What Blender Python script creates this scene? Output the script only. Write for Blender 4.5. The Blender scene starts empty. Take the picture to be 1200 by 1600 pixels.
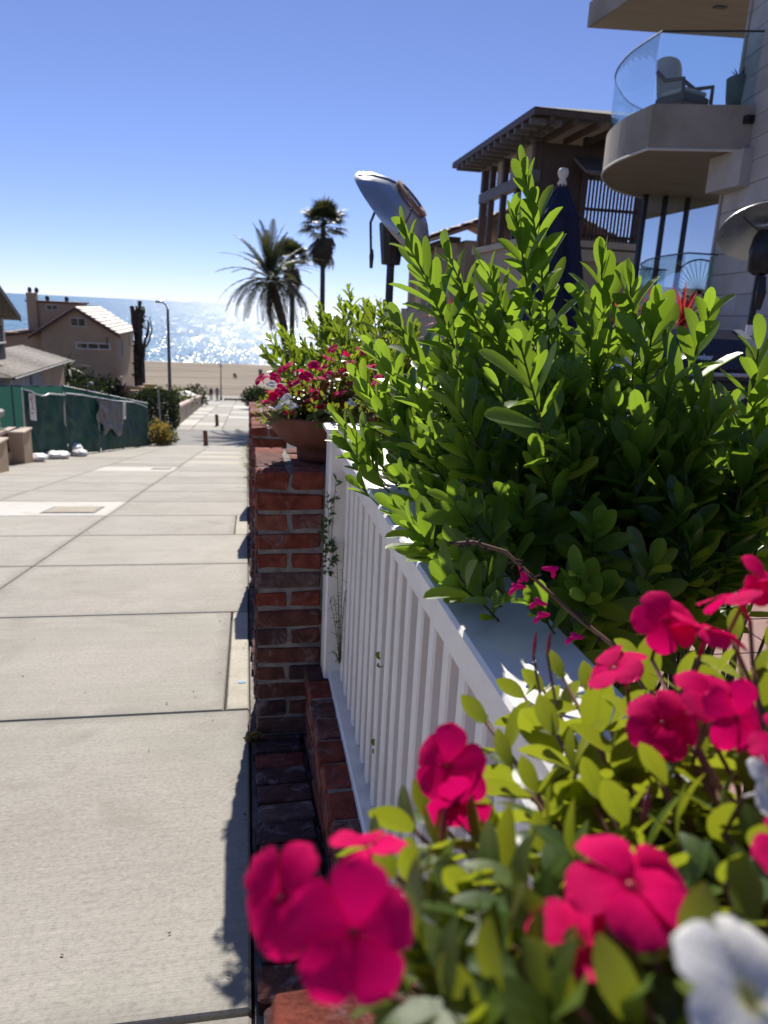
import bpy, math, random
import numpy as np
from mathutils import Vector, Matrix, Quaternion, noise

sc = bpy.context.scene
COL = sc.collection
R = math.radians

# ------------------------------------------------------------------ camera
FPX, CZ = 1150.0, 1.13
HM = (469.5 - 457.4) / (257 - 11.0)
def _hy(x): return 457.4 + HM * (x - 11)
_p1 = Vector((0 - 600, _hy(0) - 800, FPX)); _p2 = Vector((600, _hy(1200) - 800, FPX))
_up = _p1.cross(_p2).normalized()
if _up.y > 0: _up = -_up
_fw = Vector((385 - 600, _hy(385) - 800, FPX)).normalized()
_rt = _fw.cross(_up)
if _rt.x < 0: _rt = -_rt
CR = Matrix((_rt, _fw, _up))                      # world = CR @ (right, down, forward)
cd = bpy.data.cameras.new('camera'); cam = bpy.data.objects.new('camera', cd); COL.objects.link(cam)
bx_, by_, bz_ = CR @ Vector((1, 0, 0)), CR @ Vector((0, -1, 0)), CR @ Vector((0, 0, -1))
cam.matrix_world = Matrix(((bx_.x, by_.x, bz_.x, 0), (bx_.y, by_.y, bz_.y, 0), (bx_.z, by_.z, bz_.z, CZ), (0, 0, 0, 1)))
cd.sensor_fit = 'VERTICAL'; cd.sensor_height = 24.0; cd.lens = 24.0 * FPX / 1600
cd.clip_start = 0.02; cd.clip_end = 120000
cd.dof.use_dof = True; cd.dof.focus_distance = 1.45; cd.dof.aperture_fstop = 4.3
sc.camera = cam

# ------------------------------------------------------------------ world and sun
SUN_EL, SUN_AZ = R(38), R(4.6)
w = bpy.data.worlds.new('World'); sc.world = w; w.use_nodes = True
nt = w.node_tree; nt.nodes.clear()
wo = nt.nodes.new('ShaderNodeOutputWorld'); bg = nt.nodes.new('ShaderNodeBackground')
sk = nt.nodes.new('ShaderNodeTexSky'); sk.sky_type = 'NISHITA'; sk.sun_disc = False
sk.sun_elevation = SUN_EL; sk.sun_rotation = SUN_AZ
sk.air_density = 0.6; sk.dust_density = 0.0; sk.ozone_density = 4.0; sk.altitude = 20
bg.inputs[1].default_value = 0.085
tn = nt.nodes.new('ShaderNodeVectorMath'); tn.operation = 'MULTIPLY'; tn.inputs[1].default_value = (0.94, 0.88, 1.12)   # even tint of the whole sky
gm = nt.nodes.new('ShaderNodeGamma'); gm.inputs[1].default_value = 0.85; nt.links.new(sk.outputs[0], gm.inputs[0]); nt.links.new(gm.outputs[0], tn.inputs[0]); nt.links.new(tn.outputs[0], bg.inputs[0]); nt.links.new(bg.outputs[0], wo.inputs[0])
sl = bpy.data.lights.new('sun', 'SUN'); sl.energy = 3.7; sl.angle = R(0.53); sl.color = (1.0, 0.94, 0.85)
so = bpy.data.objects.new('sun', sl); COL.objects.link(so)
sdir = Vector((math.sin(SUN_AZ) * math.cos(SUN_EL), math.cos(SUN_AZ) * math.cos(SUN_EL), math.sin(SUN_EL)))
so.rotation_euler = sdir.to_track_quat('Z', 'Y').to_euler(); so.location = sdir * 60
vs = sc.view_settings; vs.view_transform = 'Standard'; vs.look = 'None'; vs.exposure = 0.88; vs.gamma = 1.0
cy = sc.cycles; cy.use_denoising = True; cy.max_bounces = 10; cy.diffuse_bounces = 6; cy.glossy_bounces = 3
cy.transmission_bounces = 6; cy.transparent_max_bounces = 16; cy.caustics_reflective = False; cy.caustics_refractive = False
cy.sample_clamp_indirect = 6.0

# ------------------------------------------------------------------ pixel helpers (photo pixel -> ray -> point on something)
def ray(px, py): return CR @ Vector((px - 600, py - 800, FPX))
def atY(px, py, Y):
    r = ray(px, py); return Vector((0, 0, CZ)) + r * (Y / r.y)
def atX(px, py, X):
    r = ray(px, py); return Vector((0, 0, CZ)) + r * (X / r.x)
def atZ(px, py, Z):
    r = ray(px, py); return Vector((0, 0, CZ)) + r * ((Z - CZ) / r.z)
def atD(px, py, d): return Vector((0, 0, CZ)) + ray(px, py).normalized() * d
PROF = [(-30, 4.5), (0, 0), (33, -4.95), (43, -5.64), (96, -10.8), (101, -10.9), (240, -16.75), (330, -21.0)]
def P(y):
    for (a, za), (b, zb) in zip(PROF, PROF[1:]):
        if y <= b: return za + (zb - za) * (y - a) / (b - a)
    return PROF[-1][1]
SLOPE = 0.15

# ------------------------------------------------------------------ object helpers
def tag(o, label=None, cat=None, group=None, kind=None):
    if label: o['label'] = label
    if cat: o['category'] = cat
    if group: o['group'] = group
    if kind: o['kind'] = kind
    return o
def thing(name, label, cat, loc=(0, 0, 0), rz=0.0, group=None):
    o = bpy.data.objects.new(name, None); COL.objects.link(o)
    o.empty_display_size = 0.1
    o.location = loc; o.rotation_euler = (0, 0, rz)
    return tag(o, label, cat, group)
def link(name, me, parent=None, mat=None, loc=(0, 0, 0), rot=(0, 0, 0), scale=None):
    o = bpy.data.objects.new(name, me); COL.objects.link(o)
    if mat is not None and len(me.materials) == 0: me.materials.append(mat)
    o.location = loc; o.rotation_euler = rot
    if scale is not None: o.scale = scale
    if parent is not None: o.parent = parent
    return o
class MB:
    def __init__(s): s.v = []; s.f = []
    def add(s, vs, fs):
        n = len(s.v); s.v += [tuple(v) for v in vs]; s.f += [tuple(i + n for i in f) for f in fs]; return s
    def box(s, a, b, M=None):
        x0, y0, z0 = a; x1, y1, z1 = b
        vs = [(x0, y0, z0), (x1, y0, z0), (x1, y1, z0), (x0, y1, z0), (x0, y0, z1), (x1, y0, z1), (x1, y1, z1), (x0, y1, z1)]
        if M is not None: vs = [M @ Vector(v) for v in vs]
        return s.add(vs, [(0, 3, 2, 1), (4, 5, 6, 7), (0, 1, 5, 4), (1, 2, 6, 5), (2, 3, 7, 6), (3, 0, 4, 7)])
    def cbox(s, a, b, c=0.004, M=None):
        """box with chamfered edges"""
        x0, y0, z0 = a; x1, y1, z1 = b; vs = []
        for sx in (0, 1):
            for sy in (0, 1):
                for sz in (0, 1):
                    X = x1 if sx else x0; Y = y1 if sy else y0; Z = z1 if sz else z0
                    dx = -c if sx else c; dy = -c if sy else c; dz = -c if sz else c
                    vs += [(X, Y + dy, Z + dz), (X + dx, Y, Z + dz), (X + dx, Y + dy, Z)]
        if M is not None: vs = [M @ Vector(v) for v in vs]
        def I(sx, sy, sz, k): return (sx * 4 + sy * 2 + sz) * 3 + k
        fs = []
        for sx in (0, 1): q = [I(sx, 0, 0, 0), I(sx, 1, 0, 0), I(sx, 1, 1, 0), I(sx, 0, 1, 0)]; fs.append(q if sx else q[::-1])
        for sy in (0, 1): q = [I(0, sy, 0, 1), I(1, sy, 0, 1), I(1, sy, 1, 1), I(0, sy, 1, 1)]; fs.append(q[::-1] if sy else q)
        for sz in (0, 1): q = [I(0, 0, sz, 2), I(1, 0, sz, 2), I(1, 1, sz, 2), I(0, 1, sz, 2)]; fs.append(q if sz else q[::-1])
        for sx in (0, 1):
            for sy in (0, 1): fs.append([I(sx, sy, 0, 0), I(sx, sy, 0, 1), I(sx, sy, 1, 1), I(sx, sy, 1, 0)])
            for sz in (0, 1): fs.append([I(sx, 0, sz, 0), I(sx, 0, sz, 2), I(sx, 1, sz, 2), I(sx, 1, sz, 0)])
        for sy in (0, 1):
            for sz in (0, 1): fs.append([I(0, sy, sz, 1), I(0, sy, sz, 2), I(1, sy, sz, 2), I(1, sy, sz, 1)])
        for sx in (0, 1):
            for sy in (0, 1):
                for sz in (0, 1): fs.append([I(sx, sy, sz, 0), I(sx, sy, sz, 1), I(sx, sy, sz, 2)])
        return s.add(vs, fs)
    def tube(s, pts, rad, n=6, cap=True):
        pts = [Vector(p) for p in pts]
        if not isinstance(rad, (list, tuple)): rad = [rad] * len(pts)
        base = len(s.v); ref = None
        for i, p in enumerate(pts):
            t = (pts[min(i + 1, len(pts) - 1)] - pts[max(i - 1, 0)])
            if t.length < 1e-9: t = Vector((0, 0, 1))
            t.normalize()
            if ref is None:
                ref = t.orthogonal().normalized()
            ref = (ref - t * ref.dot(t))
            if ref.length < 1e-6: ref = t.orthogonal()
            ref.normalize(); b = t.cross(ref)
            for k in range(n):
                a = 2 * math.pi * k / n
                s.v.append(tuple(p + (ref * math.cos(a) + b * math.sin(a)) * rad[i]))
        for i in range(len(pts) - 1):
            for k in range(n):
                k2 = (k + 1) % n
                s.f.append((base + i * n + k, base + i * n + k2, base + (i + 1) * n + k2, base + (i + 1) * n + k))
        if cap:
            s.f.append(tuple(base + k for k in range(n))[::-1])
            m = base + (len(pts) - 1) * n; s.f.append(tuple(m + k for k in range(n)))
        return s
    def lathe(s, prof, n=24, M=None, closed=False):
        base = len(s.v); m = len(prof)
        for (r, z) in prof:
            for k in range(n):
                a = 2 * math.pi * k / n; v = Vector((r * math.cos(a), r * math.sin(a), z))
                s.v.append(tuple(M @ v if M is not None else v))
        for i in range(m - 1):
            for k in range(n):
                k2 = (k + 1) % n
                s.f.append((base + i * n + k, base + i * n + k2, base + (i + 1) * n + k2, base + (i + 1) * n + k))
        return s
    def prism(s, poly, z0, z1, M=None):
        n = len(poly); vs = [(x, y, z0) for x, y in poly] + [(x, y, z1) for x, y in poly]
        if M is not None: vs = [M @ Vector(v) for v in vs]
        fs = [tuple(range(n))[::-1], tuple(range(n, 2 * n))] + [(i, (i + 1) % n, n + (i + 1) % n, n + i) for i in range(n)]
        return s.add(vs, fs)
    def grid(s, fn, nu, nv):
        b = len(s.v)
        for j in range(nv + 1):
            for i in range(nu + 1): s.v.append(tuple(fn(i / nu, j / nv)))
        for j in range(nv):
            for i in range(nu):
                a = b + j * (nu + 1) + i; s.f.append((a, a + 1, a + nu + 2, a + nu + 1))
        return s
    def mesh(s, name, mat=None, smooth=False):
        me = bpy.data.meshes.new(name); me.from_pydata(s.v, [], s.f); me.update()
        if mat is not None: me.materials.append(mat)
        if smooth: me.polygons.foreach_set('use_smooth', [True] * len(me.polygons))
        return me
    def build(s, name, mat, parent=None, smooth=False, loc=(0, 0, 0), rot=(0, 0, 0)):
        me = s.mesh(name, mat, smooth)
        o = bpy.data.objects.new(name, me); COL.objects.link(o); o.location = loc; o.rotation_euler = rot
        if parent is not None: o.parent = parent
        return o
def rel(parent, p):
    """world point -> parent's local space (parents are only moved and turned about Z)"""
    M = Matrix.Translation(parent.location) @ Matrix.Rotation(parent.rotation_euler.z, 4, 'Z')
    return M.inverted() @ Vector(p)

# joined leaves: template transformed by many matrices
def joined(name, tmpl, mats4, mat, parent=None, rnds=None, smooth=True, kind='stuff'):
    tv, tf = tmpl
    tv = np.array(tv); n = len(tv); m = len(mats4)
    A = np.array([[list(r) for r in M] for M in mats4])
    V = np.einsum('mij,nj->mni', A[:, :3, :3], tv) + A[:, None, :3, 3]
    me = bpy.data.meshes.new(name)
    F = np.array(tf); k = F.shape[1]
    FF = (F[None] + (np.arange(m) * n)[:, None, None]).reshape(-1)
    me.vertices.add(m * n); me.vertices.foreach_set('co', V.reshape(-1))
    nf = m * len(tf)
    me.loops.add(nf * k); me.loops.foreach_set('vertex_index', FF)
    me.polygons.add(nf); me.polygons.foreach_set('loop_start', np.arange(nf) * k)
    if smooth: me.polygons.foreach_set('use_smooth', np.ones(nf, bool))
    me.update(calc_edges=True)
    if rnds is None: rnds = np.random.RandomState(len(mats4)).rand(m)
    at = me.attributes.new('rnd', 'FLOAT', 'POINT'); at.data.foreach_set('value', np.repeat(rnds, n))
    if n % 3 == 0: me.attributes.new('mid', 'FLOAT', 'POINT').data.foreach_set('value', np.tile([0., 1., 0.], m * n // 3))
    me.materials.append(mat)
    o = bpy.data.objects.new(name, me); COL.objects.link(o)
    if parent is not None: o.parent = parent
    if kind: o['kind'] = kind
    return o
def frame(axis, normal, pos, s):
    """matrix: local +Y along axis, local +Z near normal"""
    y = Vector(axis).normalized(); z = Vector(normal); z = z - y * z.dot(y)
    if z.length < 1e-5: z = y.orthogonal()
    z.normalize(); x = y.cross(z)
    if not isinstance(s, (tuple, list)): s = (s, s, s)
    return Matrix(((x.x * s[0], y.x * s[1], z.x * s[2], pos[0]), (x.y * s[0], y.y * s[1], z.y * s[2], pos[1]), (x.z * s[0], y.z * s[1], z.z * s[2], pos[2]), (0, 0, 0, 1)))
def mesh_of(tmpl, name, mat, smooth=True):
    me = bpy.data.meshes.new(name); me.from_pydata(tmpl[0], [], tmpl[1]); me.update(); me.materials.append(mat)
    if len(tmpl[0]) % 3 == 0: me.attributes.new('mid', 'FLOAT', 'POINT').data.foreach_set('value', [0., 1., 0.] * (len(tmpl[0]) // 3))
    if smooth: me.polygons.foreach_set('use_smooth', [True] * len(me.polygons))
    return me
def place(name, me, M, parent=None):
    o = bpy.data.objects.new(name, me); COL.objects.link(o)
    if parent is not None: o.parent = parent
    o.matrix_local = M
    return o

# ------------------------------------------------------------------ materials
class NB:
    def __init__(s, name):
        s.m = bpy.data.materials.new(name); s.m.use_nodes = True; s.t = s.m.node_tree; s.t.nodes.clear()
        s.out = s.t.nodes.new('ShaderNodeOutputMaterial')
    def n(s, typ, **kw):
        nd = s.t.nodes.new('ShaderNode' + typ)
        for k, v in kw.items():
            if hasattr(nd, k): setattr(nd, k, v)
            else: nd.inputs[k].default_value = v
        return nd
    def l(s, a, b): s.t.links.new(a, b)
    def coord(s, kind='Object', scale=(1, 1, 1), rot=(0, 0, 0), rand=0.0):
        tc = s.n('TexCoord'); mp = s.n('Mapping'); mp.inputs['Scale'].default_value = scale; mp.inputs['Rotation'].default_value = rot
        s.l(tc.outputs[kind], mp.inputs[0])
        if rand:
            oi = s.n('ObjectInfo'); mu = s.n('Math', operation='MULTIPLY'); mu.inputs[1].default_value = rand
            s.l(oi.outputs['Random'], mu.inputs[0]); s.l(mu.outputs[0], mp.inputs['Location'])
        return mp.outputs[0]
    def noise(s, vec, scale, detail=4, rough=0.55, dist=0.0):
        nd = s.n('TexNoise'); nd.inputs['Scale'].default_value = scale; nd.inputs['Detail'].default_value = detail
        nd.inputs['Roughness'].default_value = rough; nd.inputs['Distortion'].default_value = dist
        s.l(vec, nd.inputs['Vector']); return nd.outputs['Fac']
    def ramp(s, fac, stops, interp='LINEAR'):
        nd = s.n('ValToRGB'); e = nd.color_ramp.elements; nd.color_ramp.interpolation = interp
        while len(e) < len(stops): e.new(0.5)
        for el, (p, c) in zip(e, stops):
            el.position = p; el.color = (c, c, c, 1) if not isinstance(c, tuple) else (*c, 1)
        s.l(fac, nd.inputs[0]); return nd.outputs[0]
    def mix(s, fac, a, b, blend='MIX'):
        nd = s.n('Mix', data_type='RGBA', blend_type=blend)
        for sock, v in ((nd.inputs[0], fac), (nd.inputs[6], a), (nd.inputs[7], b)):
            if isinstance(v, (int, float)): sock.default_value = v
            elif isinstance(v, tuple): sock.default_value = (*v, 1)
            else: s.l(v, sock)
        return nd.outputs[2]
    def math(s, op, a, b=None, clamp=False):
        nd = s.n('Math', operation=op); nd.use_clamp = clamp
        for i, v in enumerate((a, b)):
            if v is None: continue
            if isinstance(v, (int, float)): nd.inputs[i].default_value = v
            else: s.l(v, nd.inputs[i])
        return nd.outputs[0]
    def bump(s, h, strength=0.3, dist=0.01, normal=None):
        nd = s.n('Bump'); nd.inputs['Strength'].default_value = strength; nd.inputs['Distance'].default_value = dist
        s.l(h, nd.inputs['Height'])
        if normal is not None: s.l(normal, nd.inputs['Normal'])
        return nd.outputs[0]
    def principled(s, col, rough=0.6, metal=0.0, normal=None, spec=None, coat=0.0):
        p = s.n('BsdfPrincipled')
        if isinstance(col, tuple): p.inputs['Base Color'].default_value = (*col, 1)
        else: s.l(col, p.inputs['Base Color'])
        if isinstance(rough, (int, float)): p.inputs['Roughness'].default_value = rough
        else: s.l(rough, p.inputs['Roughness'])
        p.inputs['Metallic'].default_value = metal
        if normal is not None: s.l(normal, p.inputs['Normal'])
        if spec is not None: p.inputs['Specular IOR Level'].default_value = spec
        if coat: p.inputs['Coat Weight'].default_value = coat; p.inputs['Coat Roughness'].default_value = 0.1
        return p.outputs[0]
    def done(s, sh): s.l(sh, s.out.inputs[0]); return s.m
def rnd_of(b):
    oi = b.n('ObjectInfo'); at = b.n('Attribute'); at.attribute_name = 'rnd'
    return b.math('FRACT', b.math('ADD', oi.outputs['Random'], at.outputs['Fac']))

def plain(name, col, rough=0.6, metal=0.0, var=0.18, scale=6.0, bump=0.0, bscale=60.0, kind='Object', rand=0.0, spec=None):
    b = NB(name); c = b.coord(kind, rand=rand)
    n1 = b.noise(c, scale, 6, 0.6)
    lo = tuple(x * (1 - var) for x in col); hi = tuple(min(1, x * (1 + var)) for x in col)
    cc = b.ramp(n1, [(0.3, lo), (0.7, hi)])
    nn = None
    if bump: nn = b.bump(b.noise(c, bscale, 4, 0.6), bump, 0.01)
    rr = b.ramp(b.noise(c, scale * 2.3, 3), [(0.3, max(0.0, rough - 0.08)), (0.7, min(1, rough + 0.08))])
    return b.done(b.principled(cc, rr, metal, nn, spec))

def m_concrete(name, base=(0.372, 0.351, 0.305), amp=0.65):
    b = NB(name); c = b.coord('Object', rand=37.0)
    oi = b.n('ObjectInfo')
    big = b.noise(c, 1.1, 5, 0.6, 0.3); mid = b.noise(c, 5, 6, 0.65)
    broom = b.noise(b.coord('Object', (3, 170, 1), (0, 0, R(1.5)), rand=19), 1.0, 4, 0.7)
    broom2 = b.noise(b.coord('Object', (0.6, 34, 1), (0, 0, R(-1)), rand=11), 1.0, 3, 0.6)
    fine = b.noise(c, 260, 3, 0.7)
    col = b.ramp(big, [(0.25, tuple(x * (1 - amp * 0.55) for x in base)), (0.5, base), (0.78, tuple(min(1, x * (1 + amp * 0.42)) for x in base))])
    col = b.mix(b.ramp(mid, [(0.35, 0.0), (0.75, 0.45)]), col, tuple(x * 1.22 for x in base))
    col = b.mix(0.26, col, b.mix(b.ramp(broom, [(0.25, 0.0), (0.75, 1.0)]), tuple(x * 0.74 for x in base), tuple(x * 1.2 for x in base)))
    pink = b.ramp(b.noise(b.coord('Object', rand=71), 0.9, 4, 0.6, 0.5), [(0.45, 0.0), (0.7, 0.35)])
    col = b.mix(pink, col, tuple(x * y for x, y in zip(base, (1.02, 0.93, 0.95))))
    col = b.mix(0.14, col, b.mix(b.ramp(broom2, [(0.3, 0.0), (0.7, 1.0)]), tuple(x * 0.6 for x in base), tuple(x * 1.3 for x in base)))
    col = b.mix(b.ramp(fine, [(0.58, 0.0), (0.72, 0.45)]), col, tuple(x * 0.45 for x in base))
    grit = b.noise(c, 75, 4, 0.75)
    col = b.mix(b.ramp(grit, [(0.36, 0.5), (0.5, 0.0)]), col, tuple(x * 0.62 for x in base))
    col = b.mix(b.ramp(grit, [(0.55, 0.0), (0.72, 0.5)]), col, tuple(min(1, x * 1.4) for x in base))
    green = b.ramp(b.noise(b.coord('Object', rand=43), 1.3, 5, 0.65, 0.6), [(0.48, 0.0), (0.7, 0.5)])
    col = b.mix(green, col, tuple(x * y for x, y in zip(base, (0.80, 0.83, 0.78))))
    stn = b.ramp(b.noise(c, 1.7, 6, 0.65, 1.2), [(0.54, 0.0), (0.72, 0.6)])
    col = b.mix(stn, col, tuple(x * y for x, y in zip(base, (0.68, 0.66, 0.62))))
    tg = b.n('TexCoord'); sx = b.n('SeparateXYZ'); b.l(tg.outputs['Generated'], sx.inputs[0])
    def edge(v): return b.math('MINIMUM', v, b.math('SUBTRACT', 1.0, v))
    em = b.math('MINIMUM', edge(sx.outputs[0]), edge(sx.outputs[1]))
    em = b.math('ADD', em, b.math('MULTIPLY', b.math('SUBTRACT', b.noise(c, 9, 5, 0.7), 0.5), 0.10))
    col = b.mix(b.ramp(em, [(0.0, 0.5), (0.045, 0.0)]), col, tuple(x * 0.55 for x in base))
    tone = b.ramp(oi.outputs['Random'], [(0.0, 0.90), (0.5, 1.0), (1.0, 1.08)])
    col = b.mix(1.0, col, tone, 'MULTIPLY')
    h = b.math('ADD', b.math('MULTIPLY', broom, 0.7), b.math('MULTIPLY', fine, 0.4))
    nn = b.bump(h, 0.55, 0.004)
    return b.done(b.principled(col, 0.86, 0, nn, 0.25))

def m_brick(name, dark=False):
    b = NB(name); c = b.coord('Object', rand=53.0); oi = b.n('ObjectInfo')
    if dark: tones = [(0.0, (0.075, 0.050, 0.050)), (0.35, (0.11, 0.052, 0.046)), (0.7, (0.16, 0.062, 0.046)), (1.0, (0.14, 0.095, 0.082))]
    else: tones = [(0.0, (0.19, 0.046, 0.028)), (0.3, (0.26, 0.066, 0.040)), (0.55, (0.23, 0.056, 0.036)), (0.8, (0.30, 0.105, 0.066)), (1.0, (0.16, 0.062, 0.052))]
    col = b.ramp(oi.outputs['Random'], tones)
    n1 = b.noise(c, 22, 6, 0.65); n2 = b.noise(c, 85, 5, 0.7); n3 = b.noise(c, 12, 5, 0.7, 0.8)
    col = b.mix(b.ramp(n1, [(0.38, 0.8), (0.62, 0.0)]), col, b.mix(1.0, col, (0.42, 0.38, 0.40), 'MULTIPLY'))
    col = b.mix(b.ramp(n2, [(0.52, 0.0), (0.75, 0.5)]), col, b.mix(1.0, col, (1.7, 1.6, 1.5), 'MULTIPLY'))
    eff = b.ramp(n3, [(0.54, 0.0), (0.68, 0.62 if dark else 0.34)])
    col = b.mix(eff, col, (0.34, 0.29, 0.29))
    nn = b.bump(b.math('ADD', n2, b.math('MULTIPLY', n1, 1.5)), 0.9, 0.004)
    return b.done(b.principled(col, 0.88, 0, nn, 0.2))

def m_leaf(name, dk, lt, trans, rough=0.38, tw=0.45, spec=0.5):
    b = NB(name); r = rnd_of(b); c = b.coord('Object')
    col = b.ramp(r, [(0.0, dk), (0.6, tuple((x + y) / 2 for x, y in zip(dk, lt))), (1.0, lt)])
    n1 = b.noise(c, 90 if rough < .9 else 40, 3)
    col = b.mix(b.ramp(n1, [(0.3, 0.25), (0.7, 0.0)]), col, tuple(x * 0.6 for x in dk))
    mid = b.n('Attribute'); mid.attribute_name = 'mid'
    rib = b.math('MULTIPLY', b.math('POWER', mid.outputs['Fac'], 14.0), 0.55)
    spots = b.ramp(b.noise(c, 35, 3, 0.6), [(0.66, 0.0), (0.74, 0.5)])
    col = b.mix(spots, col, tuple(x * y for x, y in zip(lt, (1.3, 0.85, 0.7))))
    col = b.mix(rib, col, tuple(min(1, x * 1.9 + .02) for x in lt))
    tcol = b.mix(r, tuple(x * 0.68 for x in trans), trans)
    tcol = b.mix(rib, tcol, tuple(x * 0.55 for x in trans))
    p = b.principled(col, rough, 0, b.bump(n1, 0.15, 0.002), spec)
    tr = b.n('BsdfTranslucent'); b.l(tcol, tr.inputs[0])
    mx = b.n('MixShader'); mx.inputs[0].default_value = tw; b.l(p, mx.inputs[1]); b.l(tr.outputs[0], mx.inputs[2])
    return b.done(mx.outputs[0])

def m_glass(name, tint=(0.86, 0.95, 0.95), rough=0.01, refl=1.0):
    b = NB(name)
    g = b.n('BsdfGlossy'); g.inputs['Color'].default_value = (0.95, 0.98, 1, 1); g.inputs['Roughness'].default_value = rough
    t = b.n('BsdfTransparent'); t.inputs[0].default_value = (*tint, 1)
    fr = b.n('Fresnel'); fr.inputs[0].default_value = 1.52
    mx = b.n('MixShader'); b.l(b.math('MULTIPLY', fr.outputs[0], refl, True), mx.inputs[0]); b.l(t.outputs[0], mx.inputs[1]); b.l(g.outputs[0], mx.inputs[2])
    return b.done(mx.outputs[0])

def m_boards(name, c0, c1, axis_scale, rough=0.6):
    b = NB(name); c = b.coord('Object', axis_scale, rand=9)
    n1 = b.noise(c, 1.0, 6, 0.65, 0.4)
    col = b.ramp(n1, [(0.25, c0), (0.75, c1)])
    return b.done(b.principled(col, rough, 0, b.bump(n1, 0.25, 0.01)))

M = {}
M['concrete'] = m_concrete('concrete')
M['concrete_white'] = m_concrete('pale_concrete', (0.55, 0.53, 0.48), 0.2)
M['concrete_lite'] = m_concrete('light_concrete', (0.46, 0.425, 0.35), 0.35)
M['concrete_dark'] = m_concrete('alley_concrete', (0.27, 0.26, 0.24), 0.4)
M['dirt'] = plain('joint_dirt', (0.035, 0.03, 0.026), 0.95, var=0.4, scale=40)
M['soil'] = plain('soil', (0.035, 0.022, 0.015), 0.95, var=0.4, scale=30, bump=0.8, bscale=80)
M['earth'] = plain('earth', (0.13, 0.115, 0.08), 0.95, var=0.35, scale=0.6, bump=0.5, bscale=8)
M['brick'] = m_brick('red_brick'); M['brick_dark'] = m_brick('dark_brick', True)
M['mortar'] = plain('mortar', (0.26, 0.24, 0.215), 0.95, var=0.45, scale=18, bump=0.7, bscale=180)
M['white'] = plain('white_paint', (0.87, 0.825, 0.75), 0.42, var=0.08, scale=9, bump=0.08, bscale=120)
M['cream'] = plain('cream_paint', (0.62, 0.58, 0.52), 0.6, var=0.1, scale=2)
M['leaf'] = m_leaf('shrub_leaf', (0.042, 0.095, 0.016), (0.095, 0.17, 0.024), (0.40, 0.62, 0.04), 0.36, 0.42)
M['leaf2'] = m_leaf('far_shrub_leaf', (0.032, 0.070, 0.010), (0.075, 0.13, 0.018), (0.38, 0.52, 0.03), 0.42, 0.45)
M['vleaf'] = m_leaf('periwinkle_leaf', (0.030, 0.072, 0.014), (0.085, 0.13, 0.020), (0.48, 0.55, 0.03), 0.36, 0.38, 0.40)
M['stem'] = plain('green_stem', (0.10, 0.10, 0.03), 0.6, var=0.3, scale=40)
M['rstem'] = plain('reddish_stem', (0.16, 0.07, 0.035), 0.6, var=0.3, scale=40)
M['bark'] = plain('bark', (0.075, 0.055, 0.042), 0.9, var=0.45, scale=12, bump=0.9, bscale=30)
def m_petal(name, col, eye, trans, tw=0.32):
    b = NB(name); tc = b.n('TexCoord'); r = rnd_of(b)
    ln = b.n('VectorMath', operation='LENGTH'); b.l(tc.outputs['Object'], ln.inputs[0])
    c = b.mix(b.ramp(ln.outputs['Value'], [(0.0, 1.0), (0.10, 0.9), (0.24, 0.0)]), b.mix(r, tuple(x * .82 for x in col), col), eye)
    v = b.noise(b.coord('Object', (14, 2, 1)), 2.0, 3)
    c = b.mix(b.math('MULTIPLY', b.ramp(ln.outputs['Value'], [(0.55, 0.0), (1.0, 0.6)]), b.noise(b.coord('Object', (6, 3, 1)), 1.5, 3)), c, tuple(min(1, x * 1.15 + .035) for x in col))
    c = b.mix(b.ramp(v, [(0.35, 0.2), (0.65, 0.0)]), c, tuple(x * 0.6 for x in col))
    p = b.principled(c, 0.6, 0, b.bump(v, 0.2, 0.02), 0.02)
    t = b.n('BsdfTranslucent'); t.inputs[0].default_value = (*trans, 1)
    mx = b.n('MixShader'); mx.inputs[0].default_value = tw; b.l(p, mx.inputs[1]); b.l(t.outputs[0], mx.inputs[2])
    return b.done(mx.outputs[0])
M['petal'] = m_petal('magenta_petal', (0.74, 0.004, 0.125), (0.18, 0.0, 0.02), (1.0, 0.004, 0.19))
M['petal_w'] = m_petal('white_petal', (0.80, 0.79, 0.76), (0.75, 0.65, 0.10), (0.8, 0.78, 0.72), 0.25)
M['petal_s'] = m_petal('sage_petal', (0.72, 0.012, 0.26), (0.72, 0.012, 0.26), (0.9, 0.02, 0.35))
M['bud'] = plain('bud', (0.30, 0.02, 0.06), 0.6, var=0.3, scale=50)
M['eye'] = plain('flower_eye', (0.35, 0.01, 0.03), 0.6)
M['terracotta'] = plain('terracotta', (0.165, 0.056, 0.032), 0.8, var=0.4, scale=9, bump=0.3, bscale=50)
M['tile_floor'] = plain('patio_paver', (0.33, 0.19, 0.155), 0.7, var=0.25, scale=8, rand=13, bump=0.2, bscale=60)
M['metal_dark'] = plain('dark_metal', (0.030, 0.030, 0.034), 0.38, 0.6, var=0.25, scale=8)
M['steel'] = plain('heater_steel', (0.42, 0.44, 0.46), 0.34, 0.85, var=0.15, scale=5)
M['bare_steel'] = plain('bare_steel', (0.55, 0.56, 0.57), 0.3, 0.9, var=0.1)
M['rust'] = plain('rust', (0.28, 0.15, 0.09), 0.8, var=0.4, scale=30)
M['navy'] = plain('navy_canvas', (0.007, 0.012, 0.042), 0.9, var=0.3, scale=15, bump=0.2, bscale=200)
M['navy_enamel'] = plain('navy_enamel', (0.006, 0.010, 0.035), 0.22, var=0.2, scale=4)
M['stone'] = plain('pale_stone', (0.47, 0.43, 0.40), 0.75, var=0.16, scale=1.6, rand=21, bump=0.25, bscale=40)
M['slab_grey'] = plain('board_concrete', (0.30, 0.265, 0.22), 0.85, var=0.28, scale=1.4, bump=0.3, bscale=25)
M['soffit'] = m_boards('soffit_boards', (0.20, 0.155, 0.12), (0.30, 0.24, 0.19), (0.6, 9, 1))
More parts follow.
